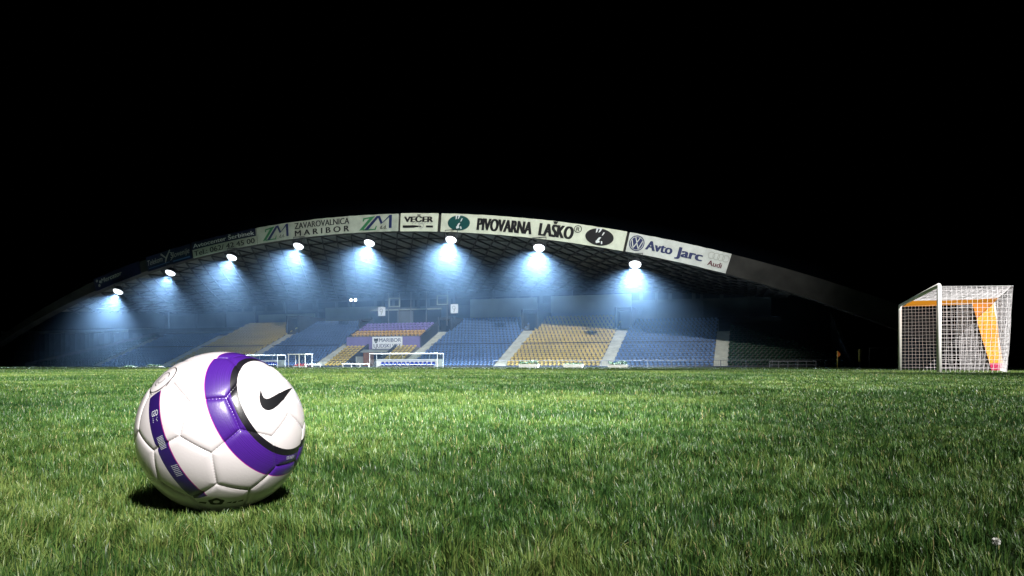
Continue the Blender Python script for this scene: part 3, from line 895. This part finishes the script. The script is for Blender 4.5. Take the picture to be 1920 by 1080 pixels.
def zm_logo(o, fn, c, h, sc):
    """tall serif Z in green, a navy double-peaked M and two slanted stripes"""
    q = lambda pts: [(c + x * sc, y) for x, y in pts]
    mb = MB()
    mb.poly(q([(-1.55, .62), (-.30, .80), (-.30, .66), (-1.40, .48)]), fn, 'ink_green', .05)
    mb.poly(q([(-1.62, .25), (-1.48, .25), (-1.40, .62), (-1.55, .62)]), fn, 'ink_green', .055)
    mb.poly(q([(-.75, .70), (-.25, .80), (-1.55, -.72), (-2.0, -.80)]), fn, 'ink_green', .06)
    mb.poly(q([(-1.62, -.80), (-.15, -.80), (-.15, -.68), (-1.5, -.66)]), fn, 'ink_green', .05)
    mb.poly(q([(-.30, -.78), (-.14, -.80), (-.02, -.35), (-.12, -.35)]), fn, 'ink_green', .065)
    mb.build('green_letter', o)
    mb = MB()
    mb.poly(q([(-.05, .82), (.30, .82), (-1.0, -.76), (-1.40, -.76)]), fn, 'ink_navy', .07)
    mb.poly(q([(.02, .82), (.30, .82), (.62, .0), (.42, -.15)]), fn, 'ink_navy', .072)
    mb.poly(q([(1.35, .88), (1.62, .88), (.62, -.02), (.42, -.15)]), fn, 'ink_navy', .074)
    mb.poly(q([(1.32, .85), (1.62, .88), (1.62, -.62), (1.32, -.62)]), fn, 'ink_navy', .076)
    mb.build('navy_letter', o)
    mb = MB(); put_text(mb, 'd.d.', c + .35 * sc, c + 1.1 * sc, -.70, -.30, fn, 'ink_black', .01, off=.08); mb.build('lettering', o)


def d_zav(o, fn, px, L, h):
    zm_logo(o, fn, px(522), h, 1.02); zm_logo(o, fn, px(710), h, 1.15)
    mb = MB(); put_text(mb, 'ZAVAROVALNICA', px(557), px(660), .10, .80, fn, 'ink_black', .022, off=.05)
    put_text(mb, 'M A R I B O R', px(557), px(660), -.78, -.12, fn, 'ink_black', .022, off=.05); mb.build('lettering', o)


def slab_serifs(mb, u0, u1, v0, v1, fn, name, n):
    pass


def d_vecer(o, fn, px, L, h):
    mb = MB(); put_text(mb, 'VEČER', px(758), px(813), .02, .62, fn, 'ink_black', .045, off=.05)
    mb.build('lettering', o)
    mb = MB(); mb.poly([(px(756), -.62), (px(776), -.62), (px(792), -.50), (px(790), -.40), (px(776), -.34), (px(756), -.36)], fn, 'ink_black', .05)
    mb.poly([(px(800), -.58), (px(813), -.58), (px(813), -.36), (px(800), -.36)], fn, 'ink_black', .05); mb.build('rule_bar', o)
    mb = MB()
    for k in range(7):
        x = px(773) + k * .36; mb.poly([(x, -.16), (x + .12, -.16), (x + .30, .0), (x + .18, .02)], fn, 'ink_teal' if 0 else 'ink_grey', .06)
    ring(mb, px(791), -.38, .34, .3, .09, fn, 'ink_grey', .06, 16); mb.build('script_mark', o)


def goat(o, fn, c, ru, rv, ink):
    mb = MB(); mb.poly(ell(c, 0.0, ru, rv, 40), fn, ink, .05); mb.build('oval', o)
    mb = MB(); w_ = ru * .07
    P = [[(-.32, 1.02), (-.18, .98), (-.22, .55), (-.30, .42)], [(-.05, 1.05), (.10, 1.0), (-.02, .60), (-.12, .48)], [(.22, .62), (.32, .60), (.22, .25), (.14, .18)],
         [(-.02, -.05), (.14, .0), (.02, -.40), (-.18, -.52)], [(-.22, -.52), (.05, -.42), (.10, -.62), (-.15, -.78)], [(.16, -.45), (.26, -.48), (.30, -.78), (.22, -.80)], [(-.32, .98), (-.05, 1.0), (-.05, .92), (-.32, .90)]]
    for p in P: mb.poly([(c + x * ru, y * rv) for x, y in p], fn, 'ink_pale', .07)
    mb.build('oval_emblem', o)


def d_piv(o, fn, px, L, h):
    goat(o, fn, px(863), px(885) - px(863), .82, 'ink_teal'); goat(o, fn, px(1127), px(1152) - px(1127), .86, 'ink_black')
    mb = MB()
    for body, a, b_ in (('PIVOVARNA', 899, 1005), ('LAŠKO', 1017, 1081)):
        put_text(mb, body, px(a), px(b_), -.66, .62, fn, 'ink_black', .06, off=.05)
    mb.build('lettering', o)
    mb = MB(); ring(mb, px(1087), .48, .42, .38, .07, fn, 'ink_black', .05, 20)
    put_text(mb, 'R', px(1087) - .17, px(1087) + .2, .30, .66, fn, 'ink_black', .01, off=.05); mb.build('registered_mark', o)


def d_avto(o, fn, px, L, h):
    mb = MB(); c = px(1194.5) ; r = .80 * h
    ring(mb, c, .02, r, r / h, .09, fn, 'ink_navy', .05, 36)
    mb.poly(ell(c, .02, r * .80, r * .80 / h, 36), fn, 'ink_navy', .05)
    def stroke(a, b_, t=.075):
        d = Vector((b_[0] - a[0], b_[1] - a[1])).normalized() * t
        q = [(a[0] - d.y, a[1] + d.x), (a[0] + d.y, a[1] - d.x), (b_[0] + d.y, b_[1] - d.x), (b_[0] - d.y, b_[1] + d.x)]
        mb.poly([(c + x * r * .8, .02 + y * r * .8 / h) for x, y in q], fn, 'banner_white_cool', .06)
    for a, b_ in (((-.36, .92), (0, .10)), ((.36, .92), (0, .10)), ((-.86, .45), (-.42, -.82)), ((-.42, -.82), (0, .02)), ((.42, -.82), (0, .02)), ((.86, .45), (.42, -.82))): stroke(a, b_)
    mb.build('round_emblem', o)
    mb = MB(); put_text(mb, 'Avto', px(1212), px(1263), -.42, .50, fn, 'ink_navy', .035, off=.05)
    put_text(mb, 'Jarc', px(1269), px(1319), -.42, .50, fn, 'ink_navy', .035, off=.05); mb.build('lettering', o)
    mb = MB()
    for k in range(4): ring(mb, px(1333) + k * .46, .40, .34, .34 / h, .06, fn, 'ink_grey', .05 + .003 * k, 24)
    mb.build('ring_emblem', o)
    mb = MB(); put_text(mb, 'Audi', px(1330), px(1356), -.62, -.12, fn, 'ink_red', .02, off=.05); mb.build('lettering', o)


banner('dark banner with small pale italic lettering low on the left of the arch', (178, 536), (262, 503), 1.7, 'banner_navy', d_mercator)
banner('dark banner with pale italic lettering and a branching mark', (276, 498), (358, 471), 1.9, 'banner_navy', d_telekom)
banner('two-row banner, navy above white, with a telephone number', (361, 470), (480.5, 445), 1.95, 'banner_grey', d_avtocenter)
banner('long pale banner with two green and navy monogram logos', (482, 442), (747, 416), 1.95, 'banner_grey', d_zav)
banner('short white banner with heavy black capitals and a black rule at the crest', (751, 417), (821, 417), 2.0, 'banner_white', d_vecer)
banner('long white banner with tall condensed capitals between two dark ovals', (827, 417.5), (1172, 451), 2.0, 'banner_white', d_piv)
banner('white banner with navy lettering, a round emblem and four grey rings', (1177, 453.5), (1366, 494), 1.95, 'banner_white_cool', d_avto)

# ------------------------------------------------------------------ floodlights under the arch
LAMPS = [(222, 548), (320, 513), (435, 484), (560, 463), (693, 457), (846, 451), (1011, 466), (1191, 497)]
LL = ['floodlight nearest the left foot of the arch, smallest', 'floodlight under the dark banner with a branching mark', 'floodlight under the banner with a telephone number',
      'floodlight under the left monogram on the long pale banner', 'floodlight under the right monogram on the long pale banner', 'floodlight under the teal oval at the left of the capitals',
      'floodlight under the middle of the tall condensed capitals', 'floodlight under the round emblem, farthest right']
proto = None
AIM = Vector((-NX * .44, -NY * .44, -.90)).normalized()
for i, (px, py) in enumerate(LAMPS):
    s, z = SN(px, py - 3, NA - .7); p = W(s, NA - .7, z)
    if proto is None:
        proto = thing('floodlight', 'lit white ' + LL[0], 'floodlight', p, 'floodlights hung along the arch')
        x = Vector((DX, DY, 0)); y = x.cross(AIM).normalized()          # local frame of the lamp bank
        def fr(a, b_, c_): return p + x * a + y * b_ + AIM * c_
        mb = MB(); c = 24
        mb.tube([fr(0, 0, -.55), fr(0, 0, -.45), fr(0, 0, -.1), fr(0, 0, .08)], [.28, .40, .62, .66], 'dark_steel', c)
        hs = mb.build('housing', proto, True); hs['_o'] = tuple(p)
        mb = MB(); vs = []; nr = 6
        for i in range(nr):
            th = math.pi / 2 * i / nr
            for k in range(c): vs.append(fr(.60 * math.cos(th) * math.cos(2 * math.pi * k / c), .60 * math.cos(th) * math.sin(2 * math.pi * k / c), .085 + .36 * math.sin(th)))
        vs.append(fr(0, 0, .445)); fs = []
        for i in range(nr - 1):
            for k in range(c): fs.append((i * c + k, i * c + (k + 1) % c, (i + 1) * c + (k + 1) % c, (i + 1) * c + k))
        for k in range(c): fs.append(((nr - 1) * c + k, (nr - 1) * c + (k + 1) % c, nr * c))
        mb.add(vs, fs, 'lamp_face'); mb.build('lens', hs, True)
        mb = MB(); mb.tube([fr(-.64, 0, -.1), fr(-.74, 0, -.1) + UP * .9, fr(.74, 0, -.1) + UP * .9, fr(.64, 0, -.1)], .05, 'dark_steel', 6)
        mb.tube([fr(0, 0, -.1) + UP * .9, fr(0, 0, -.1) + UP * .9 + Vector((NX, NY, 0)) * 1.1 + UP * .2], .06, 'dark_steel', 6); mb.build('bracket', proto)
    else: copy_tree(proto, p, 'lit white ' + LL[i])
    q = p + AIM * .50; spot('floodlight_beam', q, q + AIM * 10, 122000 * [.38, .5, .66, .8, .95, 1.1, 1.1, 1.1][i], 116, 1.0, .2, (.78, .90, 1.0))
# twin lamp far back under the roof
s, z = SN(665, 563, 97.5); p = W(s, 97.5, z)
tw = thing('twin_lamp', 'small pair of lit lamps on the rear wall above the left blue block', 'lamp', p)
for q in (-.38, .38):
    mb = MB(); c = W(s + q, 97.3, z)
    rings = [(.0, .22), (.12, .30), (.22, .26)]
    mb.tube([c + Vector((-NX, -NY, 0)) * a for a, r in rings], [r for a, r in rings], 'dark_steel', 12); hs = mb.build('lamp_shade', tw); hs['_o'] = tuple(p)
    mb = MB(); f = c - Vector((NX, NY, 0)) * .23; mb.add([f + Vector((DX, DY, 0)) * .25 * math.cos(k * .3927) + UP * .22 * math.sin(k * .3927) for k in range(16)], [tuple(range(16))], 'small_lamp_face'); mb.build('lens', hs)
MB().tube([W(s - .4, 97.4, z + .2), W(s + .4, 97.4, z + .2)], .04, 'dark_steel', 6).tube([W(s, 97.4, z + .2), W(s, 99.6, z + .4)], .04, 'dark_steel', 6).build('bracket', tw)

# ------------------------------------------------------------------ signs on the stand
n_ = 81.35; s0, z0 = SN(698, 654, n_); s1, z1 = SN(754, 631, n_)
sg = thing('club_sign', 'white sign with dark crest and capitals over the players tunnel', 'sign', W(s0, n_, z0))
MB().boxS(s0, s1, n_, n_ + .1, z0, z1, 'white_panel').build('board', sg); bd = sg.children[0]; bd['_o'] = sg['_o']
fs_ = lambda u, v, off=.02: W(s0 + u * (s1 - s0), n_ - off, z0 + v * (z1 - z0))
mb = MB(); put_text(mb, 'MARIBOR', .23, .97, .57, .87, fs_, 'ink_navy', .012); put_text(mb, 'LJUDSKI VRT', .05, .97, .10, .40, fs_, 'ink_navy', .012); mb.build('lettering', bd)
mb = MB(); mb.poly([(.13, .45), (.17, .55), (.20, .72), (.20, .88), (.13, .84), (.06, .88), (.06, .72), (.09, .55)], fs_, 'ink_black', .02)
mb.poly([(.10, .62), (.13, .56), (.16, .62), (.13, .70)], fs_, 'ink_grey', .03); mb.build('crest', bd)
for x0, x1, y0, y1, lab in ((709, 722, 575.5, 592.5, 'small white sign with dark scribbled mark left of the commentary box'), (845, 858.5, 570, 587.5, 'small white sign with slanted dark mark right of the commentary box')):
    n_2 = 87.2; a0, b0 = SN(x0, y1, n_2); a1, b1 = SN(x1, y0, n_2)
    o = thing('block_sign', lab, 'sign', W(a0, n_2, b0), 'small signs beside the commentary box')
    MB().boxS(a0, a1, n_2, n_2 + .08, b0, b1, 'white_panel').build('board', o)
    f2 = lambda u, v, off=.02: W(a0 + u * (a1 - a0), n_2 - off, b0 + v * (b1 - b0))
    mb = MB(); ring(mb, .45, .62, .24, .22, .09, f2, 'ink_grey', .02, 16); mb.poly([(.55, .45), (.70, .55), (.50, .12), (.36, .14)], f2, 'ink_grey', .025); mb.build('painted_mark', o)
    MB().tube([W((a0 + a1) / 2, n_2 + .12, b0 - 1.6), W((a0 + a1) / 2, n_2 + .12, b1)], .05, 'dark_steel', 6).build('sign_post', o)


# ------------------------------------------------------------------ pitch side: dugouts, barriers, planters, railing, flag, fences
def dugout(label, x0, x1, ytop, n, seats, seatmat='seat_navy', panel='white_panel'):
    s0, _ = SN(x0, 690, n); s1, zt = SN(x1, ytop, n); L = s1 - s0; s0b, zt = SN((x0 + x1) / 2, ytop, n)
    o = thing('dugout', label, 'dugout', W(s0, n, 0), 'team dugouts in front of the stand')
    mb = MB(); r = .024
    for a in (s0, s1):
        mb.tube([W(a, n, 0), W(a, n, zt)], r, 'white_paint', 8); mb.tube([W(a, n + 1.5, 0), W(a, n + 1.5, zt)], r, 'white_paint', 8)
        mb.tube([W(a, n, zt), W(a, n + 1.5, zt)], r, 'white_paint', 8)
    for q in (0, 1.5): mb.tube([W(s0, n + q, zt), W(s1, n + q, zt)], r * 1.5, 'white_paint', 8)
    k = max(3, int(L / 1.4))
    for i in range(1, k): a = s0 + L * i / k; mb.tube([W(a, n + 1.5, 0), W(a, n + 1.5, zt)], r * .6, 'white_paint', 6); mb.tube([W(a, n, zt), W(a, n + 1.5, zt)], r * .6, 'white_paint', 6)
    mb.build('frame', o)
    MB().boxS(s0 + .06, s1 - .06, n + 1.40, n + 1.44, .06, zt * .60, panel).build('back_panel', o)
    mb = MB(); mb.boxS(s0 + .06, s1 - .06, n + 1.41, n + 1.43, zt * .602, zt - .08, 'clear_panel'); mb.build('back_glazing', o)
    for a in (s0 + .02, s1 - .04): MB().boxS(a, a + .02, n + .06, n + 1.39, .05, zt - .08, 'clear_panel').build('side_glazing', o)
    MB().boxS(s0 + .06, s1 - .06, n + .06, n + 1.44, zt + .07, zt + .09, 'clear_panel').build('roof_panel', o)
    if seats:
        MB().boxS(s0 + .5, s1 - .9, n + .95, n + 1.15, .0, .12, 'grey_steel').build('seat_rail', o)
        for i in range(seats):
            a = s0 + .9 + (L - 1.9) * i / (seats - 1); mb = MB(); c = W(a, n + 1.0, .12)
            x = Vector((DX, DY, 0)); y = Vector((NX, NY, 0)); prof = [(-.2, .14, .40), (.1, .12, .42), (.2, .2, .42), (.26, .38, .38), (.28, .46, .26)]
            vs = []
            for yy, zz, wd in prof:
                for t in (-.5, -.35, .35, .5): vs.append(c + x * t * wd + y * (yy - (.04 if abs(t) == .5 else 0)) + UP * zz)
            k2 = len(vs); vs += [v + y * .03 - UP * .03 for v in vs]; f4 = []
            for p_ in range(4):
                for j in range(3): q = p_ * 4 + j; f4.append((q, q + 1, q + 5, q + 4)); f4.append((k2 + q, k2 + q + 4, k2 + q + 5, k2 + q + 1))
            mb.add(vs, f4, seatmat); mb.add([c + x * .03 + y * .1, c - x * .03 + y * .1, c - x * .03 + y * .16, c + x * .03 + y * .16, c + x * .03 + y * .1 + UP * .14, c - x * .03 + y * .1 + UP * .14, c - x * .03 + y * .16 + UP * .14, c + x * .03 + y * .16 + UP * .14], [(0, 1, 5, 4), (1, 2, 6, 5), (2, 3, 7, 6), (3, 0, 4, 7)], 'grey_steel')
            mb.build('seat', o)
    return o


dugout('wide white dugout with a row of navy seats in front of the tunnel', 693, 820, 663, 67, 13)
dugout('white dugout with clear top half hidden behind the football', 446, 520, 666, 67, 9)
# small pitch side shelter
n_ = 67; s0, _ = SN(541, 690, n_); s1, _ = SN(572, 690, n_); _, zt = SN(556, 665, n_)
sh = thing('steward_shelter', 'narrow white framed shelter with red kit inside, left of the low barrier', 'shelter', W(s0, n_, 0))
for a, q, r in ((s0, 0, .04), (s1, 0, .04), (s0, 1.3, .04), (s1, 1.3, .04), ((s0 + s1) / 2 + .3, 0, .06)): MB().tube([W(a, n_ + q, 0), W(a, n_ + q, zt)], r, 'white_paint', 8).build('post', sh)
MB().boxS(s0 - .08, s1 + .08, n_ - .08, n_ + 1.4, zt, zt + .10, 'white_paint').build('roof_panel', sh)
MB().boxS(s0 + .05, s1 - .05, n_ + 1.26, n_ + 1.28, .05, zt - .02, 'clear_panel').build('back_glazing', sh)
mb = MB()
for q in range(4): a = s0 + .3 + q * .36; mb.boxS(a, a + .26, n_ + .7, n_ + 1.0, .02, .30 + .1 * (q % 2), 'red_panel')
mb.boxS(s0 + .2, s1 - .3, n_ + .5, n_ + .68, .02, .14, 'white_panel'); mb.build('kit_rack', sh)


def barrier(label, x0, x1, ytop, n, mt, legs, r=.05, low=False):
    s0, _ = SN(x0, 690, n); s1, zt = SN(x1, ytop, n); o = thing('barrier', label, 'barrier', W(s0, n, 0), 'low barriers beside the pitch')
    MB().tube([W(s0, n, zt), W(s1, n, zt)], r, mt, 8).build('rail', o)
    for i in range(legs): a = s0 + .05 + (s1 - s0 - .1) * i / (legs - 1); MB().tube([W(a, n, 0), W(a, n, zt - .01)], r * .8, mt, 8).build('leg', o)
    if low: MB().tube([W(s0, n + .02, zt * .45), W(s1, n + .02, zt * .45)], r * .6, mt, 8).build('lower_rail', o)
    return o


barrier('low white rail barrier right of the narrow shelter', 572, 601, 683.5, 66.5, 'white_paint', 3, .045)
barrier('low white rail barrier left of the wide dugout', 642, 692, 682.5, 66.5, 'white_paint', 4, .055)
barrier('dark steel rail barrier in front of the green seats on the right', 1442, 1531, 677.5, 66.5, 'grey_steel', 6, .035, True)


def planter(label, x0, x1, ytop, ymid, n, shrub, seed):
    s0, _ = SN(x0, 690, n); s1, _ = SN(x1, 690, n); sm, zt = SN((x0 + x1) / 2, ymid, n); _, zs = SN((x0 + x1) / 2, ytop, n)
    o = thing('planter', label, 'planter', W(sm, n + .3, 0), 'stone planters along the stand')
    mb = MB(); mb.hexa([W(s0 + .04, n + .04, 0), W(s1 - .04, n + .04, 0), W(s1 - .04, n + .66, 0), W(s0 + .04, n + .66, 0), W(s0, n, zt), W(s1, n, zt), W(s1, n + .7, zt), W(s0, n + .7, zt)], 'planter_stone')
    mb.boxS(s0 - .03, s1 + .03, n - .03, n + .73, zt + .002, zt + .06, 'planter_stone'); mb.build('trough', o)
    mb = MB(); rg = random.Random(seed)
    for k in range(420 if shrub == 'full' else 160):
        a = rg.uniform(s0 + .08, s1 - .08); q = rg.uniform(.08, .62); top = (zs - zt) * (.75 + .25 * math.sin(a * 4.1 + seed)); z = zt + .05 + rg.random() ** .7 * top
        c = W(a, n + q, z); l = rg.uniform(.05, .10); d = Vector((rg.gauss(0, 1), rg.gauss(0, 1), rg.gauss(0, .7))).normalized(); e = d.cross(Vector((rg.gauss(0, 1), rg.gauss(0, 1), rg.gauss(0, 1)))).normalized()
        mb.add([c - d * l, c + e * l * .5, c + d * l, c - e * l * .5], [(0, 1, 2, 3)], 'foliage')
    mb.build('foliage', o)


planter('stone planter with bushy shrubs left of the yellow seats, nearest the dugout', 972, 1008, 676.5, 684, 66, 'full', 1)
planter('stone planter with sparse low plants in front of the yellow seats', 1056, 1091, 681.5, 684, 66, 'low', 2)
planter('stone planter with dense clipped hedge at the stairs of the blue seats', 1139, 1176, 677.5, 685, 66, 'full', 3)
planter('small planter with shrub left of the football at the far edge', 274, 298, 684, 688, 66, 'full', 4)
planter('small planter with pale low plants farthest left at the edge', 229, 249, 686, 688.5, 66, 'low', 5)

# railing along the foot of the stand
nR = 74.4; a0, a1 = SN(925, 690, nR)[0], SN(1600, 690, nR)[0]; zr = .72
rl = thing('railing', 'thin dark steel railing along the foot of the right hand seat blocks', 'railing', W(a0, nR, 0))
mb = MB(); mb.tube([W(a0, nR, zr), W(a1, nR, zr)], .028, 'grey_steel', 6); mb.tube([W(a0, nR, .12), W(a1, nR, .12)], .02, 'grey_steel', 6); mb.build('rail', rl)
mb = MB(); k = a0
while k < a1: mb.tube([W(k, nR, .12), W(k, nR, zr)], .007, 'dark_steel', 4, False); k += .16
mb.build('bar_panel', rl)
n_p = int((a1 - a0) / 2.4)
for i in range(n_p + 1): k = a0 + (a1 - a0) * i / n_p; MB().tube([W(k, nR, -.05), W(k, nR, zr + .01)], .03, 'grey_steel', 6).build('post', rl)
nR = 74.4; a0, a1 = SN(583, 690, nR)[0], SN(640, 690, nR)[0]
rl = thing('railing', 'short dark railing at the foot of the yellow seats left of the tunnel', 'railing', W(a0, nR, 0))
mb = MB(); mb.tube([W(a0, nR, zr), W(a1, nR, zr)], .028, 'dark_steel', 6); mb.tube([W(a0, nR, .12), W(a1, nR, .12)], .02, 'dark_steel', 6); mb.build('rail', rl)
for i in range(6): k = a0 + (a1 - a0) * i / 5; MB().tube([W(k, nR, -.05), W(k, nR, zr)], .025, 'dark_steel', 6).build('post', rl)

# corner flag and yellow post
n_ = 60.4; s, _ = SN(1570, 690, n_); p = W(s, n_, 0); zt = SN(1570, 658, n_)[1]
cf = thing('corner_flag', 'corner flag with orange cloth on a thin pale pole', 'corner flag', p)
MB().tube([p, p + UP * zt], .025, 'yellow_paint', 8).build('pole', cf, True)
mb = MB(); vs = []
for i in range(7):
    a = i / 6 * .2; wv = .03 * math.sin(i * 1.4); vs += [p + Vector((DX, DY, 0)) * (a + .025) + Vector((NX, NY, 0)) * wv + UP * (zt - .03 - .10 * i / 6 - .1 * (i / 6) ** 2), p + Vector((DX, DY, 0)) * (a * .8 + .025) + Vector((NX, NY, 0)) * wv + UP * (zt - .48 + .10 * i / 6)]
mb.add(vs, [(2 * i, 2 * i + 1, 2 * i + 3, 2 * i + 2) for i in range(6)], 'flag_orange'); mb.add([v + Vector((NX, NY, 0)) * .006 for v in vs], [(2 * i, 2 * i + 2, 2 * i + 3, 2 * i + 1) for i in range(6)], 'flag_orange'); mb.build('flag', cf, True)
n_ = 70; s, zt = SN(1613, 654.5, n_); _, zb_ = SN(1613, 680, n_); p = W(s, n_, 0)
yp = thing('marker_post', 'short dull yellow padded post left of the goal', 'post', p)
MB().tube([p, p + UP * .5], .05, 'dark_steel', 8).build('stem', yp); MB().tube([p + UP * .45, p + UP * .5, p + UP * (zt - .06), p + UP * zt], [.08, .16, .16, .08], 'yellow_paint', 10).build('pad', yp, True)


def wire_fence(label, x0, x1, ytop, n):
    s0, _ = SN(x0, 690, n); s1, zt = SN(x1, ytop, n); o = thing('wire_fence', label, 'fence', W(s0, n, 0), 'wire fences beyond the goal')
    k = max(1, int((s1 - s0) / 2.2))
    for i in range(k + 1): a = s0 + (s1 - s0) * i / k; MB().tube([W(a, n, -.05), W(a, n, zt)], .04, 'grey_steel', 8).build('post', o)
    MB().tube([W(s0, n, zt - .03), W(s1, n, zt - .03)], .03, 'grey_steel', 6).build('rail', o)
    mb = MB(); L = s1 - s0; q = -zt
    while q < L:
        for sg in (0, 1):
            pts = []
            for t in (0, 1):
                a = q + t * zt; a = min(max(a, 0), L); tt = (a - q) / zt; z = tt * zt if sg == 0 else zt - tt * zt; pts.append(W(s0 + a, n + .01 * sg, max(.02, min(zt - .05, z))))
            if (pts[0] - pts[1]).length > .05: mb.tube(pts, .006, 'dark_steel', 3, False)
        q += .16
    mb.build('wire_mesh', o)


wire_fence('dark wire mesh fence just left of the goal', 1630, 1684, 651.5, 62)
wire_fence('dark wire mesh fence right of the goal at the picture edge', 1888, 1985, 646, 50)

# pale seed head in the grass at the lower right
p = Vector((.489, .722, -.010))
sd = thing('seed_head', 'tiny pale dandelion seed head in the grass at lower right', 'flower', p)
MB().tube([p, p + Vector((.002, .001, .018)), p + Vector((.003, .002, .030))], [.0012, .001, .0008], 'foliage', 6).build('stem', sd)
mb = MB(); rg = random.Random(2); c = p + Vector((.003, .002, .031))
for k in range(110):
    d = Vector((rg.gauss(0, 1), rg.gauss(0, 1), rg.gauss(0, 1))).normalized(); e = d.cross(Vector((rg.gauss(0, 1), rg.gauss(0, 1), rg.gauss(0, 1)))).normalized() * .0005
    mb.add([c + d * .001 - e, c + d * .001 + e, c + d * .0042 + e, c + d * .0042 - e], [(0, 1, 2, 3)], 'white_paint')
mb.build('fluff', sd)

# ------------------------------------------------------------------ haze: one closed box of even, thin mist
hm = bpy.data.materials.new('haze_air'); hm.use_nodes = True; nt = hm.node_tree; nt.nodes.remove(nt.nodes['Principled BSDF'])
pv = nt.nodes.new('ShaderNodeVolumePrincipled'); pv.inputs['Color'].default_value = (.38, .63, 1.0, 1)
pv.inputs['Density'].default_value = .0045; pv.inputs['Anisotropy'].default_value = .62; pv.inputs['Density Attribute'].default_value = ''
nt.links.new(pv.outputs[0], nt.nodes['Material Output'].inputs['Volume'])
try: hm.cycles.homogeneous_volume = True
except Exception as ex: print('homog', ex)
MATS['haze_air'] = hm
mb = MB(); prof = [(s, max(2.5, zu(s) + .45)) for s in np.linspace(-122, 16, 40)]; prof = [(-122, -1.06)] + prof + [(16, -1.06)]; k = len(prof)
mb.add([W(s, 66.0, z) for s, z in prof] + [W(s, 100.6, z) for s, z in prof],
       [tuple(range(k))[::-1], tuple(range(k, 2 * k))] + [(i, (i + 1) % k, k + (i + 1) % k, k + i) for i in range(k)], 'haze_air')
tag(mb.build('haze'), 'thin bluish night mist hanging over the pitch and under the roof', 'haze', kind='stuff')
for o in TMP:
    if '_o' in o: del o['_o']
for o in S.objects:
    if '_o' in o: del o['_o']
